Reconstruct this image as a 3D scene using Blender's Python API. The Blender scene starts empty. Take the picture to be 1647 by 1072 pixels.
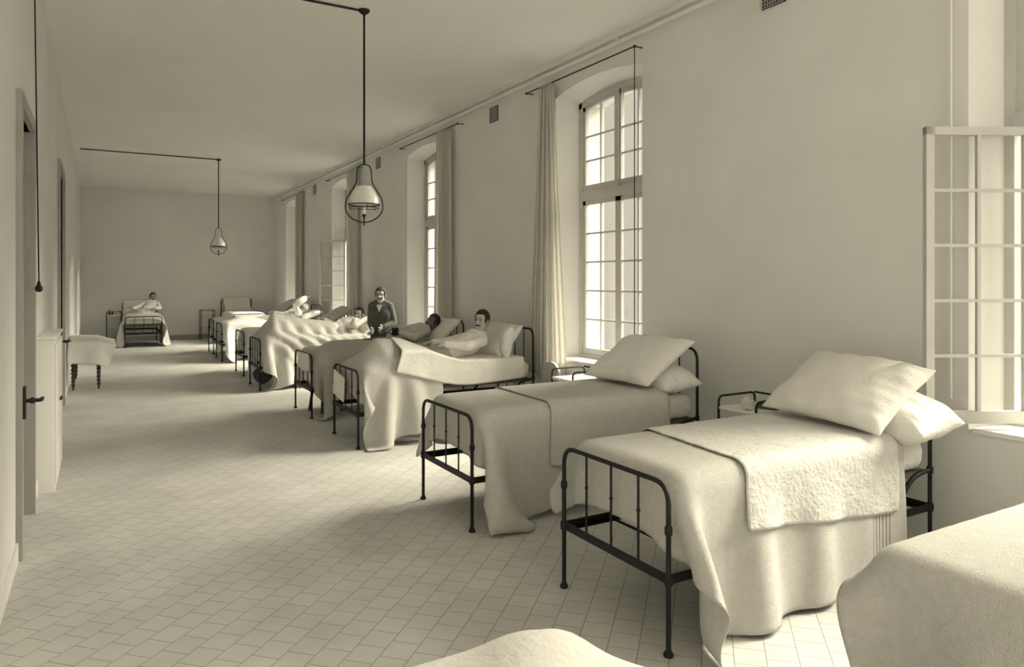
import bpy, bmesh, math, random
import numpy as np
from mathutils import Vector, Matrix, Euler

# ---------------------------------------------------------------- camera, light, exposure
SC = bpy.context.scene
COL = SC.collection
PI = math.pi
YAW = math.radians(30.09)
F_PX = 1145.0
cam_d = bpy.data.cameras.new('camera')
cam_d.sensor_fit = 'HORIZONTAL'; cam_d.sensor_width = 36.0
cam_d.lens = F_PX / 1647.0 * 36.0
cam_d.shift_y = -86.0 / 1647.0
cam_d.clip_start = 0.02; cam_d.clip_end = 200
cam = bpy.data.objects.new('camera', cam_d); COL.objects.link(cam)
cam.location = (0, 0, 1.75); cam.rotation_euler = (PI / 2, 0, -YAW)
SC.camera = cam

W = bpy.data.worlds.new('overcast_sky'); SC.world = W; W.use_nodes = True
bg = W.node_tree.nodes['Background']
bg.inputs['Color'].default_value = (1.0, 0.925, 0.72, 1); bg.inputs['Strength'].default_value = 0.66

sun_d = bpy.data.lights.new('hazy_sun', 'SUN'); sun_d.energy = 25.5; sun_d.angle = math.radians(46)
sun_d.color = (1.0, 0.925, 0.715)
sun = bpy.data.objects.new('hazy_sun', sun_d); COL.objects.link(sun)
sun.rotation_euler = Vector((-1.0, 0.05, -0.76)).to_track_quat('-Z', 'Y').to_euler()
sun.location = (12, 6, 8)

def fill_lamp(name, loc, rot, sx, sy, e):
    l = bpy.data.lights.new(name, 'AREA'); l.shape = 'RECTANGLE'; l.size = sx; l.size_y = sy; l.energy = e; l.color = (1.0, 0.925, 0.715)
    o = bpy.data.objects.new(name, l); COL.objects.link(o); o.location = loc; o.rotation_euler = rot
fill_lamp('added_fill_light', (2.3, -5.0, 2.3), (PI / 2, 0, 0), 3.6, 3.2, 150)  # added fill lamp behind the camera, no window is modelled there

SC.view_settings.view_transform = 'Standard'; SC.view_settings.look = 'None'
SC.view_settings.gamma = 1; SC.view_settings.use_curve_mapping = False
SC.view_settings.exposure = 0.14
try:
    SC.cycles.max_bounces = 14; SC.cycles.diffuse_bounces = 10; SC.cycles.transparent_max_bounces = 16
except Exception: pass

# room numbers
XL, XR, YB, YF, H = -0.45, 4.70, -5.2, 23.0, 4.33
WIN = [(-3.92, -2.35), (0.85, 2.42), (5.51, 7.08), (10.23, 11.80), (14.95, 16.52), (19.67, 21.24)]
SILL, SPRING, RISE, XFR = 0.82, 3.91, 0.09, 5.0
# daylight portals, one in each window opening (they only guide the sampling of the sky)
for i, (a, b) in enumerate(WIN):
    pd = bpy.data.lights.new('sky_portal', 'AREA'); pd.shape = 'RECTANGLE'; pd.size = SPRING + RISE - SILL; pd.size_y = b - a
    pd.cycles.is_portal = True
    po = bpy.data.objects.new('sky_portal', pd); COL.objects.link(po)
    po.location = (XFR + 0.32, (a + b) / 2, (SILL + SPRING + RISE) / 2); po.rotation_euler = (0, PI / 2, 0)

# ---------------------------------------------------------------- materials
def mat(name, col, rough=0.8, noise=0.0, nscale=8.0, bump=0.0, bscale=60.0, metal=0.0, spec=0.3, detail=4):
    m = bpy.data.materials.new(name); m.use_nodes = True
    nt = m.node_tree; b = nt.nodes['Principled BSDF']
    b.inputs['Base Color'].default_value = (*col, 1); b.inputs['Roughness'].default_value = rough
    b.inputs['Metallic'].default_value = metal; b.inputs['Specular IOR Level'].default_value = spec
    tc = nt.nodes.new('ShaderNodeTexCoord')
    if noise:
        n = nt.nodes.new('ShaderNodeTexNoise'); n.inputs['Scale'].default_value = nscale; n.inputs['Detail'].default_value = detail
        r = nt.nodes.new('ShaderNodeValToRGB')
        r.color_ramp.elements[0].position = 0.3; r.color_ramp.elements[1].position = 0.7
        r.color_ramp.elements[0].color = (*[max(0, c * (1 - noise)) for c in col], 1)
        r.color_ramp.elements[1].color = (*[min(1, c * (1 + noise)) for c in col], 1)
        nt.links.new(tc.outputs['Object'], n.inputs['Vector']); nt.links.new(n.outputs['Fac'], r.inputs['Fac'])
        nt.links.new(r.outputs['Color'], b.inputs['Base Color'])
    if bump:
        n2 = nt.nodes.new('ShaderNodeTexNoise'); n2.inputs['Scale'].default_value = bscale; n2.inputs['Detail'].default_value = 5
        bp = nt.nodes.new('ShaderNodeBump'); bp.inputs['Strength'].default_value = bump; bp.inputs['Distance'].default_value = 0.01
        nt.links.new(tc.outputs['Object'], n2.inputs['Vector']); nt.links.new(n2.outputs['Fac'], bp.inputs['Height'])
        nt.links.new(bp.outputs['Normal'], b.inputs['Normal'])
    return m

M = {}
M['plaster'] = mat('painted_plaster', (0.74, 0.738, 0.728), 0.9, 0.035, 1.3, 0.25, 22, spec=0.1, detail=8)
M['plaster_far'] = mat('painted_plaster_end_wall', (0.74, 0.738, 0.728), 0.9, 0.04, 0.9, 0.2, 18, spec=0.1, detail=8)
M['ceiling'] = mat('whitewashed_ceiling', (0.82, 0.817, 0.807), 0.95, 0.03, 0.8, 0.15, 15, spec=0.05, detail=8)
M['white_paint'] = mat('white_paint', (0.76, 0.755, 0.735), 0.5, 0.02, 4, spec=0.3)
M['grey_paint'] = mat('grey_paint', (0.36, 0.355, 0.34), 0.5, 0.05, 5, spec=0.3)
M['sash_paint'] = mat('sash_paint', (0.52, 0.515, 0.50), 0.5, 0.04, 5)
M['iron'] = mat('black_iron', (0.012, 0.012, 0.013), 0.55, 0.2, 20, metal=0.0, spec=0.3)
M['blanket'] = mat('wool_blanket', (0.58, 0.57, 0.545), 0.95, 0.05, 30, 0.9, 170, spec=0.05)
M['blanket_grey'] = mat('grey_wool_blanket', (0.50, 0.49, 0.465), 0.95, 0.05, 30, 0.9, 170, spec=0.05)
M['linen'] = mat('white_linen', (0.74, 0.73, 0.705), 0.85, 0.02, 10, 0.5, 45, spec=0.1)
M['crinkle'] = mat('crinkled_cotton', (0.61, 0.605, 0.585), 0.85, 0.03, 14, 1.0, 38, spec=0.1)
M['ticking'] = mat('mattress_ticking', (0.60, 0.59, 0.56), 0.9, 0.08, 25, 0.3, 80)
M['dark_cloth'] = mat('dark_cloth', (0.045, 0.043, 0.042), 0.9, 0.2, 12, 0.6, 70)
M['underlay_cloth'] = mat('dark_underlay', (0.10, 0.098, 0.09), 0.9, 0.2, 12, 0.3, 70)  # even dark colour of the spring base
M['wood'] = mat('dark_turned_wood', (0.035, 0.03, 0.027), 0.4, 0.3, 14, spec=0.5)
M['skin'] = mat('skin', (0.46, 0.43, 0.39), 0.6, 0.06, 20, spec=0.3)
M['skin_dark'] = mat('brown_skin', (0.16, 0.15, 0.14), 0.6, 0.06, 20, spec=0.3)  # the bearded patient's own brown skin tone
M['hair'] = mat('dark_hair', (0.035, 0.032, 0.03), 0.7, 0.3, 90, 0.8, 150)
M['eye'] = mat('eye', (0.02, 0.02, 0.02), 0.2)
M['shirt'] = mat('white_nightshirt', (0.78, 0.77, 0.74), 0.9, 0.03, 12, 0.7, 28)
M['jacket'] = mat('grey_striped_jacket', (0.105, 0.103, 0.098), 0.9, 0.25, 16, 0.5, 40)
M['greyshirt'] = mat('grey_flannel', (0.50, 0.49, 0.47), 0.9, 0.1, 16, 0.5, 40)
M['trousers'] = mat('dark_trousers', (0.05, 0.05, 0.048), 0.9, 0.1, 12)
M['curtain'] = mat('thin_white_curtain', (0.82, 0.81, 0.78), 0.9, 0.03, 10, 0.2, 50)
M['opal'] = mat('opal_glass', (0.70, 0.69, 0.66), 0.3, 0.02, 5)
M['paper'] = mat('white_card', (0.78, 0.77, 0.73), 0.8, 0.02, 8)
M['bottle'] = mat('dark_bottle_glass', (0.03, 0.03, 0.028), 0.15, spec=0.6)
M['book'] = mat('book_cover', (0.10, 0.095, 0.09), 0.7, 0.2, 10)

def curtain_translucent(m):
    nt = m.node_tree; b = nt.nodes['Principled BSDF']; out = nt.nodes['Material Output']
    t = nt.nodes.new('ShaderNodeBsdfTranslucent'); t.inputs['Color'].default_value = (0.85, 0.84, 0.80, 1)
    x = nt.nodes.new('ShaderNodeMixShader'); x.inputs[0].default_value = 0.55
    nt.links.new(b.outputs[0], x.inputs[1]); nt.links.new(t.outputs[0], x.inputs[2]); nt.links.new(x.outputs[0], out.inputs['Surface'])
curtain_translucent(M['curtain'])

def glass_mat():
    m = bpy.data.materials.new('window_glass'); m.use_nodes = True; nt = m.node_tree
    nt.nodes.remove(nt.nodes['Principled BSDF']); out = nt.nodes['Material Output']
    tr = nt.nodes.new('ShaderNodeBsdfTransparent'); tr.inputs['Color'].default_value = (0.93, 0.93, 0.92, 1)
    gl = nt.nodes.new('ShaderNodeBsdfGlossy'); gl.inputs['Roughness'].default_value = 0.05
    fr = nt.nodes.new('ShaderNodeLayerWeight'); fr.inputs['Blend'].default_value = 0.12
    tc = nt.nodes.new('ShaderNodeTexCoord'); nz = nt.nodes.new('ShaderNodeTexNoise'); nz.inputs['Scale'].default_value = 2
    bp = nt.nodes.new('ShaderNodeBump'); bp.inputs['Strength'].default_value = 0.1
    nt.links.new(tc.outputs['Object'], nz.inputs['Vector']); nt.links.new(nz.outputs['Fac'], bp.inputs['Height'])
    nt.links.new(bp.outputs['Normal'], gl.inputs['Normal'])
    x = nt.nodes.new('ShaderNodeMixShader')
    nt.links.new(fr.outputs['Facing'], x.inputs[0]); nt.links.new(tr.outputs[0], x.inputs[1]); nt.links.new(gl.outputs[0], x.inputs[2])
    nt.links.new(x.outputs[0], out.inputs['Surface'])
    return m
M['glass'] = glass_mat()

def floor_mat():
    m = bpy.data.materials.new('diagonal_tile_floor'); m.use_nodes = True; nt = m.node_tree; b = nt.nodes['Principled BSDF']
    tc = nt.nodes.new('ShaderNodeTexCoord'); mp = nt.nodes.new('ShaderNodeMapping')
    mp.inputs['Rotation'].default_value = (0, 0, -PI / 4)      # courses run at 45 degrees to the walls
    br = nt.nodes.new('ShaderNodeTexBrick'); br.offset = 0.5; br.squash = 1
    br.inputs['Scale'].default_value = 1.0; br.inputs['Brick Width'].default_value = 0.145; br.inputs['Row Height'].default_value = 0.145
    br.inputs['Mortar Size'].default_value = 0.0022; br.inputs['Mortar Smooth'].default_value = 0.3; br.inputs['Bias'].default_value = 0.0
    br.inputs['Color1'].default_value = (0.57, 0.565, 0.55, 1); br.inputs['Color2'].default_value = (0.545, 0.54, 0.525, 1)
    br.inputs['Mortar'].default_value = (0.22, 0.215, 0.205, 1)
    nz = nt.nodes.new('ShaderNodeTexNoise'); nz.inputs['Scale'].default_value = 1.7; nz.inputs['Detail'].default_value = 8
    rp = nt.nodes.new('ShaderNodeMapRange'); rp.inputs[1].default_value = 0.3; rp.inputs[2].default_value = 0.7; rp.inputs[3].default_value = 0.88; rp.inputs[4].default_value = 1.1
    mx = nt.nodes.new('ShaderNodeMix'); mx.data_type = 'RGBA'; mx.blend_type = 'MULTIPLY'; mx.inputs[0].default_value = 1.0
    L = nt.links.new
    L(tc.outputs['Object'], mp.inputs['Vector']); L(mp.outputs[0], br.inputs['Vector']); L(tc.outputs['Object'], nz.inputs['Vector'])
    L(nz.outputs['Fac'], rp.inputs[0]); L(br.outputs['Color'], mx.inputs[6]); L(rp.outputs[0], mx.inputs[7]); L(mx.outputs[2], b.inputs['Base Color'])
    b.inputs['Roughness'].default_value = 0.62; b.inputs['Specular IOR Level'].default_value = 0.25
    bp = nt.nodes.new('ShaderNodeBump'); bp.inputs['Strength'].default_value = 0.3; bp.inputs['Distance'].default_value = 0.004
    L(br.outputs['Fac'], bp.inputs['Height']); bp.invert = True; L(bp.outputs[0], b.inputs['Normal'])
    return m
M['floor'] = floor_mat()

# ---------------------------------------------------------------- helpers
def link_mesh(name, me, m=None, parent=None, smooth=True):
    o = bpy.data.objects.new(name, me); COL.objects.link(o)
    if m is not None: me.materials.append(m)
    if parent is not None: o.parent = parent
    if smooth:
        for p in me.polygons: p.use_smooth = True
    return o
def obj(name, bm, m=None, parent=None, smooth=False, auto=True):
    me = bpy.data.meshes.new(name)
    bmesh.ops.recalc_face_normals(bm, faces=bm.faces)
    bm.to_mesh(me); bm.free()
    o = link_mesh(name, me, m, parent, smooth)
    if smooth and auto: me.set_sharp_from_angle(angle=math.radians(50))
    return o
def tag(o, label, cat, group=None):
    o['label'] = label; o['category'] = cat
    if group: o['group'] = group
    return o
def thing(name, label, cat, loc=(0, 0, 0), rotz=0, group=None):
    o = bpy.data.objects.new(name, None); COL.objects.link(o); o.empty_display_size = 0.1
    o.location = loc; o.rotation_euler = (0, 0, rotz)
    return tag(o, label, cat, group)
def struct(name, bm, m, parent=None, smooth=False):
    o = obj(name, bm, m, parent, smooth)
    if parent is None: o['kind'] = 'structure'
    return o
def box(bm, x0, x1, y0, y1, z0, z1, rot=None, piv=(0, 0, 0)):
    vs = [bm.verts.new(v) for v in ((x0, y0, z0), (x1, y0, z0), (x1, y1, z0), (x0, y1, z0), (x0, y0, z1), (x1, y0, z1), (x1, y1, z1), (x0, y1, z1))]
    for f in ((0, 3, 2, 1), (4, 5, 6, 7), (0, 1, 5, 4), (1, 2, 6, 5), (2, 3, 7, 6), (3, 0, 4, 7)): bm.faces.new([vs[i] for i in f])
    if rot is not None: bmesh.ops.rotate(bm, verts=vs, cent=piv, matrix=rot)
    return vs
def bbox(bm, *a, bev=0.008, seg=2, **k):
    b2 = bmesh.new(); box(b2, *a, **k)
    bmesh.ops.bevel(b2, geom=b2.edges[:], offset=bev, segments=seg, profile=0.5, affect='EDGES')
    me = bpy.data.meshes.new('t'); b2.to_mesh(me); b2.free(); bm.from_mesh(me); bpy.data.meshes.remove(me)
def prism(bm, poly, z0, z1):
    lo = [bm.verts.new((x, y, z0)) for x, y in poly]; hi = [bm.verts.new((x, y, z1)) for x, y in poly]
    n = len(poly); bm.faces.new(lo[::-1]); bm.faces.new(hi)
    for i in range(n): bm.faces.new((lo[i], lo[(i + 1) % n], hi[(i + 1) % n], hi[i]))
def tube(bm, pts, r, n=8, closed=False, cap=True):
    """tube along a polyline, r a number or one radius for each point"""
    pts = [Vector(p) for p in pts]; k = len(pts)
    rs = r if hasattr(r, '__len__') else [r] * k
    rings = []; up = None
    for i, p in enumerate(pts):
        if closed: t = pts[(i + 1) % k] - pts[i - 1]
        else: t = pts[min(i + 1, k - 1)] - pts[max(i - 1, 0)]
        if t.length < 1e-9: t = Vector((0, 0, 1))
        t.normalize()
        if up is None:
            up = Vector((0, 0, 1)) if abs(t.z) < 0.9 else Vector((1, 0, 0))
        s = t.cross(up)
        if s.length < 1e-6: s = t.cross(Vector((0, 1, 0)))
        s.normalize(); up = s.cross(t).normalized()
        rings.append([bm.verts.new(p + (s * math.cos(2 * PI * j / n) + up * math.sin(2 * PI * j / n)) * rs[i]) for j in range(n)])
    for i in range(k if closed else k - 1):
        a, b = rings[i], rings[(i + 1) % k]
        for j in range(n): bm.faces.new((a[j], a[(j + 1) % n], b[(j + 1) % n], b[j]))
    if cap and not closed: bm.faces.new(rings[0][::-1]); bm.faces.new(rings[-1])
def lathe(bm, prof, cx=0, cy=0, n=20, cap=True):
    rings = [[bm.verts.new((cx + r * math.cos(2 * PI * j / n), cy + r * math.sin(2 * PI * j / n), z)) for j in range(n)] for r, z in prof]
    for a, b in zip(rings, rings[1:]):
        for j in range(n): bm.faces.new((a[j], a[(j + 1) % n], b[(j + 1) % n], b[j]))
    if cap: bm.faces.new(rings[0][::-1]); bm.faces.new(rings[-1])
def rounded(corners, rad, seg=6):
    """polyline with its inner corners rounded"""
    c = [Vector(p) for p in corners]; out = [c[0]]
    for i in range(1, len(c) - 1):
        a = (c[i - 1] - c[i]).normalized(); b = (c[i + 1] - c[i]).normalized()
        p0 = c[i] + a * rad; p1 = c[i] + b * rad
        for s in range(seg + 1):
            t = s / seg; out.append(p0 * (1 - t) ** 2 + c[i] * 2 * t * (1 - t) + p1 * t * t)
    out.append(c[-1]); return out
def ell(bm, c, r, rot=None, u=16, v=10):
    mtx = Matrix.Translation(Vector(c)) @ (rot.to_4x4() if rot is not None else Matrix()) @ Matrix.Diagonal((r[0], r[1], r[2], 1))
    bmesh.ops.create_uvsphere(bm, u_segments=u, v_segments=v, radius=1, matrix=mtx)
def cone(bm, a, b, ra, rb, n=14):
    """tapered limb with round ends"""
    a = Vector(a); b = Vector(b)
    tube(bm, [a, a.lerp(b, .5), b], [ra, (ra + rb) / 2, rb], n)
    ell(bm, a, (ra,) * 3, u=12, v=8); ell(bm, b, (rb,) * 3, u=12, v=8)
def dup(o, parent=None):
    c = o.copy(); COL.objects.link(c)
    if parent is not None: c.parent = parent
    for ch in list(o.children): dup(ch, c)
    return c

# ---------------------------------------------------------------- room shell
bm = bmesh.new(); box(bm, XL - .4, XR + .9, YB - .3, YF + .3, -0.12, 0.0); struct('floor', bm, M['floor'])
bm = bmesh.new(); box(bm, XL - .4, XR + .9, YB - .3, YF + .3, H, H + 0.15); struct('ceiling', bm, M['ceiling'])
bm = bmesh.new(); box(bm, XL - .4, XR + .9, YF, YF + .3, 0, H); struct('wall_back', bm, M['plaster_far'])
bm = bmesh.new(); box(bm, XL - .4, XR + .9, YB - .3, YB, 0, H); struct('wall_front', bm, M['plaster'])

SPL, XO = 0.06, 5.38
def arch_z(t):            # t from 0 to 1 across the opening
    return SPRING + RISE * (1 - (2 * t - 1) ** 2)
bm = bmesh.new()
edges = [YB] + [v for w in WIN for v in w] + [YF]
for i in range(0, len(edges), 2):
    y0, y1 = edges[i], edges[i + 1]
    s0 = SPL if i > 0 else 0; s1 = SPL if i < len(edges) - 2 else 0
    prism(bm, [(XR, y0), (XR, y1), (XFR, y1 + s1), (XO, y1 + s1), (XO, y0 - s0), (XFR, y0 - s0)][::-1], 0, H)
for (a, b) in WIN:
    prism(bm, [(XR, a), (XFR, a + SPL), (XO, a + SPL), (XO, b - SPL), (XFR, b - SPL), (XR, b)], 0, SILL)
    N = 14
    rows = []
    for i in range(N + 1):
        t = i / N; z = arch_z(t); y = a + (b - a) * t; ys = a + SPL + (b - a - 2 * SPL) * t
        rows.append([bm.verts.new(v) for v in ((XR, y, H), (XR, y, z), (XFR, ys, z - .05), (XO, ys, z - .05), (XO, ys, H))])
    for p, q in zip(rows, rows[1:]):
        for j in range(4): bm.faces.new((p[j], p[j + 1], q[j + 1], q[j]))
# the piers flare outward, so each opening narrows by SPL towards the frame
struct('wall_right', bm, M['plaster'])

# left wall with two shallow door recesses
bm = bmesh.new()
D1, D2 = (5.45, 6.40), (10.45, 11.75)
segs = [(YB, D1[0]), (D1[1], D2[0]), (D2[1], YF)]
for a, b in segs: box(bm, XL - .4, XL, a, b, 0, H)
for (a, b), zt in ((D1, 2.85), (D2, 3.15)): box(bm, XL - .4, XL, a, b, zt, H)
struct('wall_left', bm, M['plaster'])
def wall_door(n, a, b, zt, side):
    r = bpy.data.objects.new('door_%d' % n, None); COL.objects.link(r); r.location = (XL, a, 0); r['kind'] = 'structure'
    w = b - a
    bm = bmesh.new(); box(bm, -.30, -.25, 0, w, 0, zt)
    obj('door_leaf', bm, M['white_paint'], r)
    bm = bmesh.new()
    for z0, z1 in ((.18, 1.0), (1.2, 2.1), (2.25, zt - .15)):
        for p in ((.10, .13), (w - .13, w - .10)): box(bm, -.25, -.235, p[0], p[1], z0, z1)
        box(bm, -.25, -.235, .10, w - .10, z0, z0 + .03); box(bm, -.25, -.235, .10, w - .10, z1 - .03, z1)
    obj('panel_moulding', bm, M['grey_paint'], r)
    bm = bmesh.new()
    box(bm, -.28, .035, -.09, 0.0, 0, zt + .09); box(bm, -.28, .035, w, w + .09, 0, zt + .09); box(bm, -.28, .035, 0, w, zt, zt + .09)
    obj('door_frame', bm, M['grey_paint'], r)
    bm = bmesh.new()
    box(bm, .035, .05, -.075, -.015, .88, 1.08)
    tube(bm, rounded([(.05, -.045, .99), (.13, -.045, .99), (.13, .07, .985)], .02), .012)
    ell(bm, (.085, -.045, .99), (.02, .02, .02))
    obj('door_handle', bm, M['iron'], r, True)
wall_door(1, *D1, 2.85, 1); wall_door(2, *D2, 3.15, 1)

# skirting
bm = bmesh.new(); box(bm, XL, XR, YF - .02, YF, 0, .14); struct('baseboard_back', bm, M['grey_paint'])
bm = bmesh.new()
for a, b in segs: box(bm, XL, XL + .015, a + (0.09 if a > YB else 0), b - (0.09 if b < YF else 0), 0, .12)
struct('baseboard_left', bm, M['white_paint'])

# tile border strip along the left wall
# picture of the right wall: moulding, curtain pipe
bm = bmesh.new(); tube(bm, [(XR - .06, YB, 4.205), (XR - .06, YF, 4.205)], .022, 10)
for k in range(12):
    y = -3.6 + 2.36 * k
    tube(bm, [(XR, y, 4.25), (XR - .07, y, 4.25), (XR - .07, y, 4.16)], .008, 6)
o = obj('wall_pipe', bm, M['white_paint'], None, True)
tag(o, 'long white pipe running high along the window wall just under the ceiling', 'pipe')
bm = bmesh.new(); box(bm, XR - .05, XR, YB, YF, 4.27, H); struct('trim_1', bm, M['plaster'])

# ---------------------------------------------------------------- windows
def sash_mesh(w, h, cols, rows, arch=None):
    """frame and glazing bars of one sash: local y from 0 (hinge) to w, z from 0 to h, thickness in x"""
    b = bmesh.new(); s, t = .05, .04
    def top(y): return h if arch is None else arch(y)
    box(b, 0, t, 0, s, 0, top(0)); box(b, 0, t, w - s, w, 0, top(w)); box(b, 0, t, s, w - s, 0, s * 1.5)
    n = 8
    for i in range(n):
        y0 = w * i / n; y1 = w * (i + 1) / n
        vs = [b.verts.new(v) for v in ((0, y0, top(y0) - s), (0, y1, top(y1) - s), (0, y1, top(y1)), (0, y0, top(y0)), (t, y0, top(y0) - s), (t, y1, top(y1) - s), (t, y1, top(y1)), (t, y0, top(y0)))]
        for f in ((0, 1, 2, 3), (4, 7, 6, 5), (0, 4, 5, 1), (3, 2, 6, 7), (0, 3, 7, 4), (1, 5, 6, 2)): b.faces.new([vs[j] for j in f])
    for c in range(1, cols): y = s + (w - 2 * s) * c / cols; box(b, .008, t - .008, y - .011, y + .011, s, top(y) - s)
    for r_ in range(1, rows): z = s * 1.5 + (h - 2.5 * s) * r_ / rows; box(b, .010, t - .010, s, w - s, z - .010, z + .010)
    g = bmesh.new()
    vs = [g.verts.new(v) for v in ((t / 2, s, s), (t / 2, w - s, s), (t / 2, w - s, top(w - s) - s), (t / 2, w / 2, top(w / 2) - s), (t / 2, s, top(s) - s))]
    g.faces.new(vs)
    return b, g
def window(n, a, b, open_far):
    r = bpy.data.objects.new('window_%d' % n, None); COL.objects.link(r); r['kind'] = 'structure'
    a2, b2 = a + SPL, b - SPL; w = b2 - a2; r.location = (XFR, a2, SILL)
    hh = SPRING - .05 - SILL; zt = 1.87   # transom height above the sill
    bm = bmesh.new(); fw = .06
    ar = lambda y: hh + RISE * (1 - (2 * y / w - 1) ** 2)
    box(bm, .0, .08, 0, fw, 0, hh + .02); box(bm, .0, .08, w - fw, w, 0, hh + .02); box(bm, 0, .08, fw, w - fw, 0, .05)
    box(bm, -.015, .09, fw, w - fw, zt, zt + .11)
    box(bm, -.01, .085, w / 2 - .028, w / 2 + .028, zt + .1, ar(w / 2) - .04)
    for i in range(12):
        y0 = w * i / 12; y1 = w * (i + 1) / 12
        vs = [bm.verts.new(v) for x in (0, .08) for v in ((x, y0, ar(y0) - .07), (x, y1, ar(y1) - .07), (x, y1, ar(y1)), (x, y0, ar(y0)))]
        for f in ((0, 1, 2, 3), (4, 7, 6, 5), (0, 4, 5, 1), (3, 2, 6, 7)): bm.faces.new([vs[j] for j in f])
    obj('window_frame', bm, M['sash_paint'], r)
    sw = (w - 2 * fw) / 2
    for lower in (True, False):
        for far in (False, True):
            z0 = .05 if lower else zt + .11
            if lower: bmf, g = sash_mesh(sw, zt - .05, 2, 5)
            else:
                if far: arc = lambda y: ar(w - fw - y) - .07 - z0
                else: arc = lambda y: ar(fw + y) - .07 - z0
                bmf, g = sash_mesh(sw, hh - .07 - z0, 2, 3, arc)
            s = obj('sash', bmf, M['sash_paint'], r); p = obj('pane', g, M['glass'], s)
            opened = open_far and lower and far
            if far:
                s.scale = (1, -1, 1); s.location = (0.02, w - fw, z0)
                if opened: s.location = (-0.02, w - .15, z0); s.rotation_euler = (0, 0, math.radians(open_far))
            else: s.location = (0.02, fw, z0)
            if opened and n != 2:
                bm = bmesh.new(); box(bm, -.02, 0, sw - .03, sw - .01, .35, 1.5); box(bm, -.05, -.01, sw - .035, sw - .005, .75, .85)
                obj('espagnolette', bm, M['iron'], s)
    bm = bmesh.new(); bbox(bm, -.32, 0.0, -.03, w + .03, -.02, .012, bev=.005)
    obj('window_sill', bm, M['white_paint'], r)
for i, (a, b) in enumerate(WIN):
    window(i + 1, a, b, {1: -119, 4: -130}.get(i, 0))

# ---------------------------------------------------------------- cloth: a small position-based solver
def box_col(cx, cy, cz, hx, hy, hz, r, fr=0.5):
    c = np.array((cx, cy, cz)); hh = np.array((hx, hy, hz)) - r
    def f(P, Q):
        d = P - c; q = np.abs(d) - hh; qp = np.maximum(q, 0); ln = np.sqrt((qp ** 2).sum(-1)); ins = q.max(-1)
        dist = np.where(ins > 0, ln, ins) - r
        hit = dist < 0
        if not hit.any(): return
        g = np.where((ins > 0)[..., None], qp / np.maximum(ln, 1e-9)[..., None], (q >= ins[..., None] - 1e-9).astype(float)) * np.sign(d)
        P[hit] -= (dist[..., None] * g)[hit]
        P[hit] = P[hit] * (1 - fr) + Q[hit] * fr + (0)  # friction: keep some of the old place
    return f
def cap_col(a, b, r, fr=0.5):
    a = np.array(a, float); b = np.array(b, float); ab = b - a; L2 = (ab ** 2).sum() + 1e-9
    def f(P, Q):
        t = np.clip(((P - a) @ ab) / L2, 0, 1); n = P - (a + t[..., None] * ab); ln = np.sqrt((n ** 2).sum(-1)); hit = ln < r
        if hit.any():
            P[hit] += (n / np.maximum(ln, 1e-9)[..., None] * (r - ln)[..., None])[hit]
            P[hit] = P[hit] * (1 - fr) + Q[hit] * fr
    return f
def tent_col(xs, zs, slope=.75, yc=.43, add=0.0):
    """what lies under the blanket (a cradle, raised knees) as a ridge along the bed"""
    def f(P, Q):
        h = np.interp(P[..., 0], xs, zs) + add - slope * np.maximum(0, np.abs(P[..., 1] - yc) - .05)
        m = (P[..., 2] < h) & (P[..., 0] > .06) & (np.abs(P[..., 1] - yc) < .42)
        P[..., 2][m] = h[m]
    return f
def plane_x(x, ztop=9): # stay behind the footboard
    def f(P, Q):
        h = (P[..., 0] < x) & (P[..., 2] < ztop); P[..., 0][h] = x
    return f
def floor_col(z=0.012):
    def f(P, Q):
        h = P[..., 2] < z
        P[..., 2][h] = z; P[..., :2][h] = P[..., :2][h] * .3 + Q[..., :2][h] * .7
    return f
def under_map(G, side, y_edge, gap=0.008, cell=0.035):
    """keeps a second cloth outside the already draped cloth G on one side (side -1: towards lower y)"""
    nx, nz = 90, 36
    m = np.full((nx, nz), y_edge)
    Pp = [G]
    Pp.append((G[1:] + G[:-1]) / 2); Pp.append((G[:, 1:] + G[:, :-1]) / 2); Pp.append((G[1:, 1:] + G[:-1, :-1]) / 2)
    A = np.concatenate([p.reshape(-1, 3) for p in Pp])
    ix = np.clip(((A[:, 0] + .5) / cell).astype(int), 0, nx - 1); iz = np.clip((A[:, 2] / cell).astype(int), 0, nz - 1)
    ok = (A[:, 1] < y_edge + .03) if side < 0 else (A[:, 1] > y_edge - .03)
    for x, z, y in zip(ix[ok], iz[ok], A[ok, 1]): m[x, z] = min(m[x, z], y) if side < 0 else max(m[x, z], y)
    k = m.copy(); op = np.minimum if side < 0 else np.maximum
    for dx in (-1, 0, 1):
        for dz in (-1, 0, 1): k = op(k, np.roll(np.roll(m, dx, 0), dz, 1))
    m = k
    ztop = G[..., 2].max()
    def f(P, Q):
        x = np.clip(((P[..., 0] + .5) / cell).astype(int), 0, nx - 1); z = np.clip((P[..., 2] / cell).astype(int), 0, nz - 1)
        lim = m[x, z] + side * gap
        if side < 0: h = (P[..., 1] > lim) & (P[..., 1] < y_edge + .10) & (P[..., 2] < ztop - .10)
        else: h = (P[..., 1] < lim) & (P[..., 1] > y_edge - .10) & (P[..., 2] < ztop - .10)
        P[..., 1][h] = lim[h]
    return f
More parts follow.
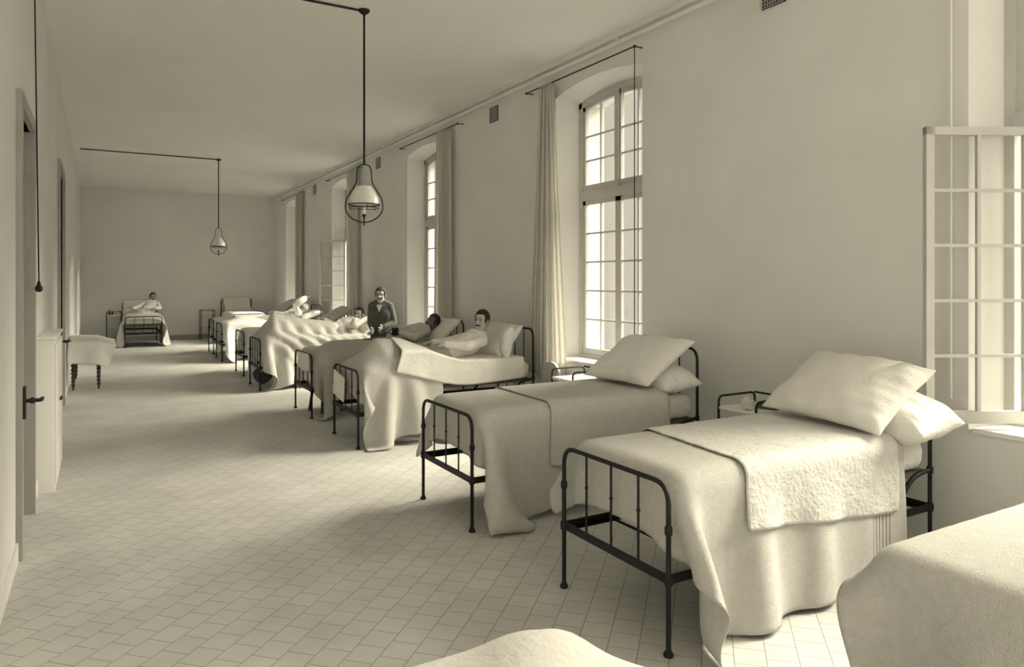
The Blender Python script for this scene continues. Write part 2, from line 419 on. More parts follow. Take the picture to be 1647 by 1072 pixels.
def drape(quad, z0, cols, xe=None, ds=0.042, steps=150, iters=9, seed=1, ye=(0.0, 0.86), ex=0.05, pin=(.14, .12, .74), px=None, exall=0.0, cut=0.0):
    """quad: flat corners (x0,y0)(x1,y0)(x1,y1)(x0,y1) of the cloth; xe: everything with x < xe starts hanging over the foot end"""
    q = [np.array(p, float) for p in quad]
    nx = max(6, int(max(np.linalg.norm(q[1] - q[0]), np.linalg.norm(q[2] - q[3])) / ds)) + 1
    ny = max(6, int(max(np.linalg.norm(q[3] - q[0]), np.linalg.norm(q[2] - q[1])) / ds)) + 1
    u = np.linspace(0, 1, nx)[:, None, None]; v = np.linspace(0, 1, ny)[None, :, None]
    R = (q[0] * (1 - u) + q[1] * u) * (1 - v) + (q[3] * (1 - u) + q[2] * u) * v
    if cut: R[..., 0] += (1 - u[..., 0]) ** 3 * cut * np.clip(-(R[..., 1] + .05) / .45, 0, 1)
    rng = np.random.RandomState(seed)
    P = np.zeros((nx, ny, 3)); P[..., :2] = R; P[..., 2] = z0 + rng.rand(nx, ny) * .004
    over = np.maximum(0, np.maximum(ye[0] - R[..., 1], R[..., 1] - ye[1]))
    rest_scale = 1 + ex * np.minimum(1, over / .35) + exall * np.clip((np.abs(R[..., 1] - .43) - .08) / .2, 0, 1)
    sg = np.where(R[..., 1] < ye[0], -1, 1)
    P[..., 1] = np.where(over > 0, np.where(sg < 0, ye[0], ye[1]) + sg * over * .62, P[..., 1]); P[..., 2] -= over * .78
    P[..., 1] += np.where(over > 0, sg * .03 * np.minimum(1, over / .3) * np.sin(R[..., 0] * 17 + seed * 2.1 + np.sin(R[..., 0] * 7 + seed)), 0)
    if xe is not None:
        fl = np.maximum(0, xe - R[..., 0]); P[..., 0] = np.where(fl > 0, xe, P[..., 0]); P[..., 2] -= fl
    R3 = np.concatenate([R, np.zeros((nx, ny, 1))], -1)
    cons = []
    def add(sa, sb, stiff):
        Ln = np.sqrt(((R3[sa] - R3[sb]) ** 2).sum(-1))
        dxy = np.abs(R3[sa] - R3[sb]); wx = dxy[..., 0] / np.maximum(dxy[..., 0] + dxy[..., 1], 1e-9)
        sc = 1 + (rest_scale[sa] - 1) * wx
        cons.append((sa, sb, Ln * sc, stiff))
    S = slice
    for off in (0, 1):
        n1 = (nx - 1 - off) // 2 * 2 + off; n2 = (ny - 1 - off) // 2 * 2 + off
        ax = list(range(off, nx - 1, 2)); ay = list(range(off, ny - 1, 2))
        if ax: add((S(off, ax[-1] + 1, 2), S(None)), (S(off + 1, ax[-1] + 2, 2), S(None)), 1.0)
        if ay: add((S(None), S(off, ay[-1] + 1, 2)), (S(None), S(off + 1, ay[-1] + 2, 2)), 1.0)
        if ax: # shear
            add((S(off, ax[-1] + 1, 2), S(0, ny - 1)), (S(off + 1, ax[-1] + 2, 2), S(1, ny)), .35)
            add((S(off, ax[-1] + 1, 2), S(1, ny)), (S(off + 1, ax[-1] + 2, 2), S(0, ny - 1)), .35)
    def bend(k, st):
        add((S(0, nx - k), S(None)), (S(k, nx), S(None)), st); add((S(None), S(0, ny - k)), (S(None), S(k, ny)), st)
    bend(2, .12); bend(4, .05)
    pm = (R[..., 0] > pin[0]) & (R[..., 1] > pin[1]) & (R[..., 1] < pin[2])
    pmx = pm & (R[..., 0] > (pin[0] if px is None else px))
    V = np.zeros_like(P)
    for st in range(steps):
        Q = P.copy(); V *= .965; V[..., 2] -= 9.8 * .016; sp = np.sqrt((V ** 2).sum(-1, keepdims=True)); V *= np.minimum(1, 1.6 / np.maximum(sp, 1e-6))
        P = P + V * .016; X0 = Q
        for it in range(iters):
            for sa, sb, L, k in cons:
                d = P[sb] - P[sa]; ln = np.sqrt((d ** 2).sum(-1)); e = (d * ((ln - L) / np.maximum(ln, 1e-6) * .5 * k)[..., None])
                P[sa] += e; P[sb] -= e
            if it % 3 == 2:
                for c in cols: c(P, P)
            P[pm, 1] = R[pm, 1]; P[pmx, 0] = R[pmx, 0]
        for c in cols: c(P, X0)
        P[pm, 1] = R[pm, 1]; P[pmx, 0] = R[pmx, 0]
        V = (P - Q) / .016
    for _ in range(2): # smooth a little
        T = P.copy(); T[1:-1, 1:-1] = P[1:-1, 1:-1] * .5 + (P[2:, 1:-1] + P[:-2, 1:-1] + P[1:-1, 2:] + P[1:-1, :-2]) * .125; P = T
        for c in cols: c(P, P)
    return P
def folds(P, amp, freq, lean, seed=0, yc=.43, s0=.10):
    """deep hanging folds that start below the ridge and deepen downwards"""
    nx, ny = P.shape[:2]; seg = np.sqrt(((P[:, 1:] - P[:, :-1]) ** 2).sum(-1)); s = np.concatenate([np.zeros((nx, 1)), np.cumsum(seg, 1)], 1)
    mid = np.abs(P[..., 1] - yc).argmin(1); s = s - s[np.arange(nx), mid][:, None]
    u = np.cumsum(np.concatenate([np.zeros((1, ny)), np.sqrt(((P[1:] - P[:-1]) ** 2).sum(-1))], 0), 0)
    du = np.gradient(P, axis=0); dv = np.gradient(P, axis=1); n = np.cross(du, dv); n /= np.maximum(np.sqrt((n ** 2).sum(-1, keepdims=True)), 1e-9)
    a = np.abs(s); ph = freq * (u + lean * a) + .9 * np.sin(2.3 * u + seed) + .5 * np.sin(5.1 * u + 3 * a + seed)
    k = np.clip((a - s0) / .22, 0, 1); k = k * k * (3 - 2 * k)
    w = (1 - np.abs(np.sin(ph)) ** .8 * 1.0) * -1 + .35
    k = k * (1 - .65 * np.clip((a - .55) / .3, 0, 1)) * np.clip((P[..., 0] - .10) / .25, 0, 1) * (1 - .5 * np.clip((P[..., 0] - 1.2) / .4, 0, 1))
    return P + n * (amp * k * w * (.75 + .25 * np.sin(1.7 * ph + seed)))[..., None]
def cloth_obj(name, P, m, thick=0.007, parent=None, wr=0.0, sub=1):
    nx, ny = P.shape[:2]; me = bpy.data.meshes.new(name)
    idx = np.arange(nx * ny).reshape(nx, ny)
    F = np.stack([idx[:-1, :-1], idx[1:, :-1], idx[1:, 1:], idx[:-1, 1:]], -1).reshape(-1, 4)
    me.from_pydata(P.reshape(-1, 3).tolist(), [], F.tolist()); me.update()
    o = link_mesh(name, me, m, parent)
    if sub:
        s = o.modifiers.new('smooth', 'SUBSURF'); s.levels = sub; s.render_levels = sub
    if wr:
        t = bpy.data.textures.new(name + '_wrinkle', 'CLOUDS'); t.noise_scale = .09; t.noise_depth = 3
        d = o.modifiers.new('wrinkle', 'DISPLACE'); d.texture = t; d.texture_coords = 'LOCAL'; d.strength = wr; d.mid_level = .5
    s = o.modifiers.new('thickness', 'SOLIDIFY'); s.thickness = thick; s.offset = 1
    return o

# ---------------------------------------------------------------- iron bed, local x from foot to head, y across, origin on the floor at the near foot leg
BL, BW = 2.13, 0.86
def make_bed(label, group='iron beds of the ward'):
    t = thing('iron_bed', label, 'bed', (0, 0, 0), 0, group)
    r = .0125
    bm = bmesh.new(); tube(bm, rounded([(0, 0, .60), (0, 0, .80), (0, BW, .80), (0, BW, .60)], .10, 8), r, 10); obj('footboard_hoop', bm, M['iron'], t, True)
    for k in range(1, 4):
        bm = bmesh.new(); y = BW * k / 4; tube(bm, [(0, y, .36), (0, y, .80)], .0065, 8); ell(bm, (0, y, .62), (.011, .011, .011), u=8, v=6); obj('footboard_spindle', bm, M['iron'], t, True)
    for k, (x, y) in enumerate(((0, 0), (0, BW), (BL, 0), (BL, BW))):
        bm = bmesh.new(); lathe(bm, [(.0, 0), (.022, .0), (.024, .012), (.013, .03), (.0125, .05), (.0125, .325), (.021, .335), (.021, .375), (.0125, .385), (.0125, .56), (.019, .57), (.019, .60), (.0125, .61)], x, y, 12)
        obj('leg', bm, M['iron'], t, True)
    bm = bmesh.new(); tube(bm, rounded([(BL, 0, .60), (BL, 0, 1.17), (BL, BW, 1.17), (BL, BW, .60)], .11, 8), r, 10); obj('headboard_hoop', bm, M['iron'], t, True)
    for k in range(1, 4):
        bm = bmesh.new(); y = BW * k / 4; tube(bm, [(BL, y, .36), (BL, y, 1.17)], .0065, 8); obj('headboard_spindle', bm, M['iron'], t, True)
    for x in (0, BL):
        bm = bmesh.new(); s = 1 if x == 0 else -1; box(bm, x - .004, x + .004, 0, BW, .333, .377); box(bm, min(x, x + s * .035), max(x, x + s * .035), 0, BW, .333, .339); obj('end_rail', bm, M['iron'], t)
    bm = bmesh.new(); tube(bm, [(.30, 0, .36), (.30, BW, .36)], .008, 8); obj('cross_bar', bm, M['iron'], t, True)
    for y in (0, BW):
        bm = bmesh.new(); s = 1 if y == 0 else -1; box(bm, 0, BL, y - .004, y + .004, .333, .377); box(bm, 0, BL, min(y, y + s * .035), max(y, y + s * .035), .333, .339); obj('side_rail', bm, M['iron'], t)
        bm = bmesh.new(); tube(bm, rounded([(BL - .01, y + s * .0, .585), (BL - .17, y + s * .012, .56), (BL - .36, y + s * .012, .36)], .08, 5), .014, 8); obj('head_brace', bm, M['iron'], t, True)
    bm = bmesh.new(); box(bm, .06, BL - .02, .02, BW - .02, .555, .585)
    obj('spring_base', bm, M['underlay_cloth'], t)
    bm = bmesh.new(); bbox(bm, .055, BL - .03, .0, BW, .585, .79, bev=.075, seg=4)
    obj('mattress', bm, M['ticking'], t, True, False)
    return t
def bed_cols(extra=(), top=.835, infl=0.0, foot_over=False):
    c = [box_col(BL / 2 + .03, BW / 2, (top + infl) / 2, BL / 2 - .02 + infl, BW / 2 + .022 + infl, (top + infl) / 2, .085)]
    if foot_over: c.append(box_col(BL / 2 - .02, BW / 2, (top + infl) / 2, BL / 2 + .03, BW / 2 + .03, (top + infl) / 2, .06))
    else: c.append(plane_x(.034, .86))
    c += list(extra); c.append(floor_col()); return c

# beds along the window wall: (x of the foot, y of the near side)
BEDS = {'A': (2.29, 2.50), 'B': (2.24, 4.42), 'C': (2.315, 7.17), 'D': (2.32, 9.05), 'E': (2.20, 11.75), 'F': (2.27, 13.64), 'G': (2.28, 16.37), 'H': (2.33, 18.05), 'Z': (2.31, .60)}
BLAB = {'Z': 'iron bed with its whole foot wrapped in a blanket, cut by the picture edge',
        'A': 'black iron bed with a wrinkled white sheet, fully in view by the open window sash',
        'B': 'black iron bed with a plain double blanket, its night table beside the big arched window',
        'C': 'iron bed of the short-haired patient in white, a white card on its footboard',
        'D': 'iron bed of the patient with the dark face, a wooden stool at its foot',
        'E': 'iron bed under a tall tented blanket with deep folds, dark bag below it',
        'F': 'iron bed with white bedding just behind the bed with the tented blanket',
        'G': 'iron bed of the patient with the bandaged head',
        'H': 'iron bed of the window row standing next to the end wall'}
proto = make_bed(BLAB['A'])
beds = {}
for k in 'ABCDEFGHZ':
    b = proto if k == 'A' else dup(proto)
    b.location = (*BEDS[k], 0); b['label'] = BLAB[k]; beds[k] = b
BACK = {'K': (4.03, 20.83, 'iron bed with a pale pillow, headboard against the end wall near the window side'), 'L': (1.43, 20.83, 'iron bed against the end wall with a man propped up in it')}
for k, (x, y, lab) in BACK.items():
    b = dup(proto); b.location = (x, y, 0); b.rotation_euler = (0, 0, PI / 2); b['label'] = lab; beds[k] = b

def lay(name, k, P, m, label, cat, group=None, thick=.007, wr=0, sub=1):
    o = cloth_obj(name, P, m, thick, None, wr, sub); o.location = beds[k].location; o.rotation_euler = beds[k].rotation_euler
    return tag(o, label, cat, group)
def again(o, k, label):
    c = o.copy(); COL.objects.link(c); c.location = beds[k].location; c.rotation_euler = beds[k].rotation_euler; c['label'] = label; return c
GB = 'blankets on the ward beds'
# A
bA = drape([(-.24, -.75), (1.80, -.73), (1.80, 1.20), (-.20, 1.12)], .87, bed_cols(), xe=.06, seed=3, ex=.07, steps=170, cut=.16)
def striped(m):
    nt = m.node_tree; b = nt.nodes['Principled BSDF']; tc = nt.nodes.new('ShaderNodeTexCoord'); sp = nt.nodes.new('ShaderNodeSeparateXYZ')
    nt.links.new(tc.outputs['Object'], sp.inputs[0])
    def mt(op, a, bv):
        n = nt.nodes.new('ShaderNodeMath'); n.operation = op
        for i_, v_ in enumerate((a, bv)):
            if isinstance(v_, (int, float)): n.inputs[i_].default_value = v_
            else: nt.links.new(v_, n.inputs[i_])
        return n.outputs[0]
    x = sp.outputs[0]; w = mt('LESS_THAN', mt('FRACT', mt('DIVIDE', x, .034), 0), .30)
    w = mt('MULTIPLY', w, mt('MULTIPLY', mt('GREATER_THAN', x, 1.50), mt('LESS_THAN', x, 1.69)))
    mx = nt.nodes.new('ShaderNodeMix'); mx.data_type = 'RGBA'; src = b.inputs['Base Color'].links[0].from_socket
    nt.links.new(w, mx.inputs[0]); nt.links.new(src, mx.inputs[6]); mx.inputs[7].default_value = (0.20, 0.195, 0.185, 1); nt.links.new(mx.outputs[2], b.inputs['Base Color'])
M['blanket_striped'] = mat('wool_blanket_with_woven_stripes', (0.58, 0.57, 0.545), 0.95, 0.05, 30, 0.9, 170, spec=0.05); striped(M['blanket_striped'])
lay('blanket', 'A', bA, M['blanket_striped'], 'thick woollen blanket hanging to the floor under the wrinkled white sheet', 'blanket', GB)
sA = drape([(.44, -.30), (1.72, -.42), (1.80, 1.16), (.62, 1.16)], .90, bed_cols([under_map(bA, -1, -.022), under_map(bA, 1, .882)], infl=.014), seed=5, ex=.03, ds=.034)
lay('bed_sheet', 'A', sA, M['crinkle'], 'wrinkled white sheet over the blanket of the bed by the open window sash', 'sheet', 'top sheets', .005, wr=.012)
# B
bB = drape([(-.24, -.84), (1.76, -.5), (1.76, 1.3), (-.20, 1.22)], .87, bed_cols(), xe=.06, seed=8, ex=.06, steps=170, cut=.12)
lay('blanket', 'B', bB, M['blanket'], 'blanket with a long corner touching the tiles, under a shorter cover', 'blanket', GB)
sB = drape([(.62, -.44), (1.78, -.46), (1.80, 1.2), (.66, 1.2)], .90, bed_cols([under_map(bB, -1, -.022), under_map(bB, 1, .882)], infl=.014), seed=9, ex=.02)
lay('coverlet', 'B', sB, M['blanket'], 'smooth pale coverlet with a dark hem line laid over the second bed blanket', 'coverlet', None)
# C: white blanket tented over a hidden cradle at the foot
RC = ([.06, .20, .34, .60, 1.0, 1.3], [.80, .95, 1.10, 1.08, .93, .80])
tentC = [tent_col(*RC, slope=.55)]
bC = drape([(-.26, -.80), (.95, -.72), (.95, 1.3), (-.26, 1.15)], 1.12, bed_cols(tentC), xe=.06, seed=12, ex=.05, cut=.16, pin=(.1, .36, .5), px=.85, steps=190)
bC = folds(bC, .03, 9, .1, seed=5, s0=.3)
lay('blanket', 'C', bC, M['blanket'], 'pale blanket peaked over the foot frame, falling beside a white card', 'blanket', GB)
sC = drape([(.42, -.20), (2.0, -.06), (2.0, .95), (.42, 1.1)], 1.15, bed_cols([tent_col(*RC, slope=.55, add=.016), under_map(bC, -1, -.022)], infl=.014), seed=13, ex=.02, pin=(.45, .36, .5), px=1.2)
lay('bed_sheet', 'C', sC, M['linen'], 'white sheet over the legs of the short-haired patient in the white shirt', 'sheet', 'top sheets', .005, wr=.008)
# D
bD = drape([(-.34, -.66), (1.5, -.45), (1.5, 1.25), (-.24, 1.2)], .87, bed_cols([cap_col((.4, .33, .86), (1.3, .33, .86), .07), cap_col((.4, .55, .86), (1.3, .55, .86), .07)]), xe=.06, seed=15, ex=.06, pin=(.6, .3, .56))
lay('blanket', 'D', bD, M['blanket_grey'], 'grey blanket with a hanging corner on the bed with the wooden stool', 'blanket', GB)
# E
tentE = [tent_col([.06, .27, .45, .9, 1.5, 1.8], [.80, 1.21, 1.15, 1.08, 1.0, .86], slope=.85)]
bE = drape([(-.34, -.84), (1.72, -.66), (1.72, 1.3), (-.34, 1.25)], 1.22, bed_cols(tentE), xe=.06, seed=18, ex=.06, exall=.12, cut=.42, pin=(.1, .37, .49), px=1.3, steps=200)
bE = folds(bE, .12, 13, -.35, seed=2)
lay('blanket', 'E', bE, M['blanket'], 'tall tented blanket with deep folds running down its side', 'blanket', GB, wr=.01)
# F, G, H and the two beds by the end wall
bF = drape([(-.30, -.62), (1.62, -.52), (1.62, 1.35), (-.30, 1.4)], .87, bed_cols(), xe=.06, seed=21, ex=.08, ds=.055)
oF = lay('blanket', 'F', bF, M['linen'], 'white bedcover on the bed behind the tented blanket', 'blanket', GB)
bG = drape([(-.28, -.80), (1.62, -.42), (1.62, 1.35), (-.28, 1.4)], .87, bed_cols([cap_col((.4, .43, .86), (1.6, .43, .88), .10)]), xe=.06, seed=24, ex=.08, ds=.055, pin=(.6, .35, .5))
oG = lay('blanket', 'G', bG, M['linen'], 'white bedcover over the patient with the bandaged head', 'blanket', GB)
again(oF, 'H', 'white bedcover of the last window bed before the end wall')
again(oF, 'K', 'pale bedcover on the end wall bed that nobody lies in')
bL = drape([(-.05, -.80), (1.42, -.78), (1.42, 1.66), (-.05, 1.64)], .87, bed_cols([cap_col((.4, .43, .86), (1.3, .43, .86), .08)]), xe=.06, seed=27, ex=.07, ds=.055, pin=(.6, .35, .5))
lay('blanket', 'L', bL, M['blanket'], 'blanket hanging down both sides of the end wall bed with a man in it', 'blanket', GB)
# Z: blanket pulled over the footboard itself
bZ = drape([(-.52, -.70), (1.9, -.70), (1.9, 1.30), (-.46, .93)], .90, bed_cols(top=.845, foot_over=True), xe=-.045, seed=30, ex=.02, ye=(-.03, .89))
lay('blanket', 'Z', bZ, M['blanket'], 'blanket wrapped over the foot of the bed cut by the picture edge', 'blanket', GB, .012)
lay('bed_sheet', 'Z', bZ[30:48, 16:38] + np.array((0, 0, .012)), M['linen'], 'white sheet folded on the bed cut by the picture edge', 'sheet', 'top sheets', .005)

# ---------------------------------------------------------------- pillows
def pillow_mesh(L, Wd, T, seed=0, n=26, wr=.010, pinch=.06):
    rng = random.Random(seed); ph = [rng.uniform(0, 6) for _ in range(8)]
    bm = bmesh.new(); top = {}; bot = {}
    for i in range(n + 1):
        for j in range(n + 1):
            u = 2 * i / n - 1; v = 2 * j / n - 1
            x = u * L / 2 * (1 - pinch * (1 - v * v) * abs(u)); y = v * Wd / 2 * (1 - pinch * (1 - u * u) * abs(v))
            t = T / 2 * (max(0, 1 - abs(u) ** 3.2) ** .55) * (max(0, 1 - abs(v) ** 3.2) ** .55)
            e = max(abs(u), abs(v)) ** 2
            w = wr * e * (math.sin(9 * u + 5 * v + ph[0]) + math.sin(14 * v - 6 * u + ph[1]) + .7 * math.sin(23 * u + ph[2] + 3 * v)) * (t / (T / 2)) ** .3
            w += wr * .4 * math.sin(4 * u + ph[3]) * math.sin(5 * v + ph[4])
            edge = i in (0, n) or j in (0, n)
            if edge: a = bm.verts.new((x, y, wr * .5 * math.sin(8 * u + 7 * v + ph[5]))); top[i, j] = bot[i, j] = a
            else: top[i, j] = bm.verts.new((x, y, t + w)); bot[i, j] = bm.verts.new((x, y, -t * .8 + w * .5))
    for i in range(n):
        for j in range(n):
            bm.faces.new((top[i, j], top[i + 1, j], top[i + 1, j + 1], top[i, j + 1]))
            if not len({bot[i, j], bot[i + 1, j], bot[i + 1, j + 1], bot[i, j + 1]} & set(top.values())) == 4:
                try: bm.faces.new((bot[i, j + 1], bot[i + 1, j + 1], bot[i + 1, j], bot[i, j]))
                except ValueError: pass
    return bm
def pillow(k, name, loc, size, rot, label, m='linen', seed=0, wr=.010, group='pillows on the ward beds', pinch=.06, bend=0.0):
    """loc and rot in the bed's own frame; size = (across the bed, towards the head, thickness)"""
    bm = pillow_mesh(size[1], size[0], size[2], seed, wr=wr, pinch=pinch)
    if bend:
        for v in bm.verts: v.co.z -= bend * (v.co.y / (size[0] / 2)) ** 2
    o = obj(name, bm, M[m], None, True, False)
    s = o.modifiers.new('smooth', 'SUBSURF'); s.levels = 1; s.render_levels = 1
    b = beds[k]; bmx = Matrix.Translation(b.location) @ b.rotation_euler.to_matrix().to_4x4()
    mx = bmx @ Matrix.Translation(Vector(loc)) @ Euler([math.radians(a) for a in rot]).to_matrix().to_4x4()
    o.location = mx.to_translation(); o.rotation_euler = mx.to_euler()
    return tag(o, label, 'pillow' if name != 'bolster' else 'bolster', group)
GP, GR = 'pillows on the ward beds', 'bolsters under the pillows'
pillow('A', 'bolster', (1.93, .32, .90), (1.06, .46, .36), (-4, -4, 0), 'plump bolster with a gathered end, under the biggest pillow', seed=2, wr=.012, group=GR, bend=.05)
pillow('A', 'pillow', (1.80, .36, 1.07), (.88, .64, .20), (3, -33, -3), 'large slanted white pillow propped on the bolster by the open sash', seed=3, wr=.008, bend=.02)
pillow('B', 'bolster', (1.93, .42, .915), (.98, .42, .27), (0, -4, 0), 'bolster with a pinched end under the pillow beside the night table with the open book', seed=5, wr=.012, group=GR, bend=.05)
pillow('B', 'pillow', (1.82, .40, 1.065), (.86, .66, .18), (0, -32, 2), 'slanted pillow in front of the pier beside the big arched window', seed=6, wr=.007)
pillow('C', 'pillow', (1.90, .46, 1.02), (.74, .50, .20), (0, -50, 0), 'grey shaded pillow behind the short-haired patient', seed=7)
pillow('C', 'pillow', (1.84, .12, 1.02), (.20, .40, .15), (0, -80, -10), 'narrow white pillow standing upright at the shoulder of the short-haired patient', seed=8, wr=.004)
pillow('D', 'pillow', (1.93, .43, 1.0), (.74, .56, .18), (0, -42, 0), 'pillow behind the patient with the dark face', seed=9)
pillow('E', 'pillow', (1.93, .40, .98), (.76, .56, .17), (0, -36, 0), 'white pillow behind the moustached patient with dark hair', seed=10)
pillow('F', 'pillow', (1.78, .42, 1.03), (.80, .72, .18), (0, -30, 0), 'big grey pillow against the headboard with thin bars below the open casement', 'ticking', seed=11)
pillow('G', 'pillow', (1.95, .43, .93), (.76, .52, .16), (0, -20, 0), 'low pillow under the bandaged head', seed=12)
pillow('H', 'pillow', (1.72, .44, 1.05), (.84, .78, .18), (0, -32, 0), 'grey pillow on the last window bed before the end wall', 'ticking', seed=13)
pillow('K', 'pillow', (1.88, .43, 1.0), (.80, .66, .18), (0, -45, 0), 'white pillow leaning on the end wall headboard with nobody beside it', seed=14)
pillow('L', 'pillow', (1.93, .50, .99), (.78, .54, .16), (0, -46, 0), 'pillow behind the propped up man by the end wall', seed=15)
pillow('Z', 'pillow', (1.85, .43, .98), (.80, .60, .18), (0, -28, 0), 'pillow of the bed with the blanket wrapped foot', seed=16)

# ---------------------------------------------------------------- people
def remeshed(name, bm, m, parent, vox, it=3):
    o = obj(name, bm, m, parent, True, False)
    r = o.modifiers.new('union', 'REMESH'); r.mode = 'VOXEL'; r.voxel_size = vox; r.use_smooth_shade = True
    s = o.modifiers.new('soft', 'SMOOTH'); s.factor = .5; s.iterations = it
    return o
def frame(f, u):
    f = Vector(f).normalized(); u = Vector(u); r = f.cross(u).normalized(); u = r.cross(f).normalized()
    return Matrix((r, f, u)).transposed()      # local x right (seen from behind), y forward, z up
def hand(bm, wrist, dirn, palm, curl=.5, side=1, grip=1.0):
    """palm, four unequal bent fingers and a thumb from the side of the palm"""
    R = frame(dirn, palm)      # x across, y along the fingers, z the back of the hand away from the palm normal
    w = Vector(wrist)
    def T(x, y, z): return w + R @ Vector((x * side, y, z))
    ell(bm, T(0, .045, 0), (.040, .050, .016), R)
    for k, (x, l) in enumerate(((-.030, .068), (-.010, .078), (.010, .072), (.029, .056))):
        a = T(x, .085, 0); ang = curl * grip
        p = a; d = 0; rr = .0088
        for s_, f_ in enumerate((.45, .32, .23)):
            d -= ang * (.9 if s_ == 0 else 1.1) * .8
            q = p + R @ Vector((0, math.cos(d) * l * f_ * 1.05, math.sin(d) * l * f_ * 1.05)); cone(bm, p, q, rr, rr * .9, 8); p = q; rr *= .9
    a = T(-.034, .02, -.004); b = T(-.062, .052, -.014); c = T(-.060, .080, -.026); cone(bm, a, b, .0125, .0105, 8); cone(bm, b, c, .0105, .009, 8)
def person(name, label, J, hf, hu, skin='skin', shirt='shirt', legs='trousers', moustache=True, hair='hair', bandage=False, beard=False, curl=(.5, .5), palms=((0, 0, -1), (0, 0, -1)), group='men in the ward', full=True, handdir=None):
    base = J['base']; t = thing(name, label, 'person', base, 0, group)
    V = {k: (Vector(v) - Vector(base)) for k, v in J.items() if k != 'base'}
    vox = .0075
    bm = bmesh.new(); cl = bmesh.new(); tr = bmesh.new()
    pel, ch, nk = V['pelvis'], V['chest'], V['neck']
    up = (nk - pel).normalized(); side = (V['sh_r'] - V['sh_l']).normalized(); fw = up.cross(side).normalized() * 1
    Rt = Matrix((side, side.cross(up) * -1, up)).transposed()
    for b, e in ((bm, 0), (cl, .022)):
        ell(b, pel, (.155 + e, .105 + e, .11 + e), Rt); ell(b, pel.lerp(ch, .5), (.135 + e, .095 + e, .13 + e), Rt)
        ell(b, ch, (.160 + e, .112 + e, .16 + e), Rt); ell(b, ch.lerp(nk, .62), (.150 + e, .09 + e, .08 + e), Rt)
        for s in ('l', 'r'):
            cone(b, nk.lerp(V['sh_' + s], .45), V['sh_' + s], .062 + e * .8, .056 + e * .8)
            cone(b, V['sh_' + s], V['el_' + s], .052 + e * .9, .040 + e * .8)
            wr = V['wr_' + s]
            cone(b, V['el_' + s], wr if e == 0 else V['el_' + s].lerp(wr, .93), .040 + e * .8, .026 + e * .7)
    if 'kn_l' in V:
        for b, e in ((bm, 0), (tr, .020)):
            if e: ell(b, pel, (.16 + e, .11 + e, .11), Rt)
            for s in ('l', 'r'):
                hp = pel + (V['sh_' + s] - ch.lerp(nk, .6)) * .5 - up * .04
                cone(b, hp, V['kn_' + s], .082 + e, .056 + e); cone(b, V['kn_' + s], V['an_' + s], .052 + e, .036 + e)
                if not e:
                    fd = V['toe_' + s] - V['an_' + s]; cone(b, V['an_' + s] - Vector((0, 0, .02)), V['toe_' + s], .038, .028)
    # head
    R = frame(hf, hu); hc = V['head']
    def T(x, y, z): return hc + R @ Vector((x, y, z))
    cone(bm, nk - up * .03, T(0, -.02, -.06), .060, .054)
    ell(bm, T(0, -.008, .032), (.076, .094, .096), R, 20, 14); ell(bm, T(0, .026, -.035), (.060, .066, .082), R, 20, 14)
    ell(bm, T(0, .062, -.098), (.030, .026, .022), R); cone(bm, T(0, .086, .022), T(0, .112, -.020), .009, .0145, 10)
    ell(bm, T(0, .104, -.026), (.018, .011, .009), R); ell(bm, T(0, .082, -.060), (.026, .014, .010), R)
    ell(bm, T(0, .076, .034), (.050, .016, .011), R)
    for s in (-1, 1):
        ell(bm, T(s * .078, -.004, -.006), (.011, .020, .032), R); ell(bm, T(s * .038, .066, -.030), (.022, .018, .022), R)
    for i, s in enumerate(('l', 'r')):
        d = (V['wr_' + s] - V['el_' + s]) if handdir is None or handdir[i] is None else Vector(handdir[i])
        hand(bm, V['wr_' + s], d, Vector(palms[i]) * -1, curl[i], 1 if s == 'l' else -1)
    body = remeshed('body', bm, M[skin], t, vox)
    remeshed('shirt' if shirt == 'shirt' else 'jacket', cl, M[shirt], t, .012, 4)
    if 'kn_l' in V and full: remeshed('trousers', tr, M[legs], t, .013, 4)
    else: tr.free()
    for s in (-1, 1):
        e = bmesh.new(); ell(e, T(s * .030, .0815, .012), (.0125, .006, .0062), R, 10, 8); obj('eye', e, M['eye'], t, True)
        e = bmesh.new(); tube(e, [T(s * .014, .090, .031), T(s * .032, .0885, .036), T(s * .050, .076, .030)], [.003, .0042, .002], 6); obj('eyebrow', e, M[hair], t, True)
    def cap(name, m, r, keep, th):
        b = bmesh.new(); bmesh.ops.create_uvsphere(b, u_segments=36, v_segments=24, radius=1)
        for v in b.verts: v.co = Vector((v.co.x * r[0], v.co.y * r[1] - .010, v.co.z * r[2] + .034))
        bmesh.ops.delete(b, geom=[f for f in b.faces if not keep(f.calc_center_median())], context='FACES')
        for v in b.verts: v.co = hc + R @ v.co
        o = obj(name, b, M[m], t, True, False); s_ = o.modifiers.new('thickness', 'SOLIDIFY'); s_.thickness = th; s_.offset = 1
    if bandage: cap('head_bandage', 'linen', (.083, .101, .104), lambda c: c.z > -.02 + max(0, c.y) * .75, .008)
    else: cap('hair', hair, (.0785, .0965, .0985), lambda c: (c.z > .082 + .25 * (c.y - .06)) if c.y > .035 else (c.z > -.012 if c.y > -.02 else c.z > -.052), .008)
    if moustache:
        b = bmesh.new()
        for s in (-1, 1): tube(b, [T(s * .002, .1015, -.043), T(s * .018, .099, -.046), T(s * .036, .083, -.053)], [.008, .0085, .003], 8)
        obj('moustache', b, M[hair], t, True)
    if beard:
        b = bmesh.new(); ell(b, T(0, .040, -.078), (.062, .052, .055), R); obj('beard', b, M[hair], t, True)
    # collar
    b = bmesh.new(); c0 = nk + up * .022; pts = [c0 + side * (.066 * math.cos(a)) + side.cross(up) * (.060 * math.sin(a)) + up * (.010 * math.sin(a)) for a in [2 * PI * i / 20 for i in range(20)]]
    tube(b, pts, .013, 8, closed=True); obj('collar', b, M[shirt], t, True)
    return t
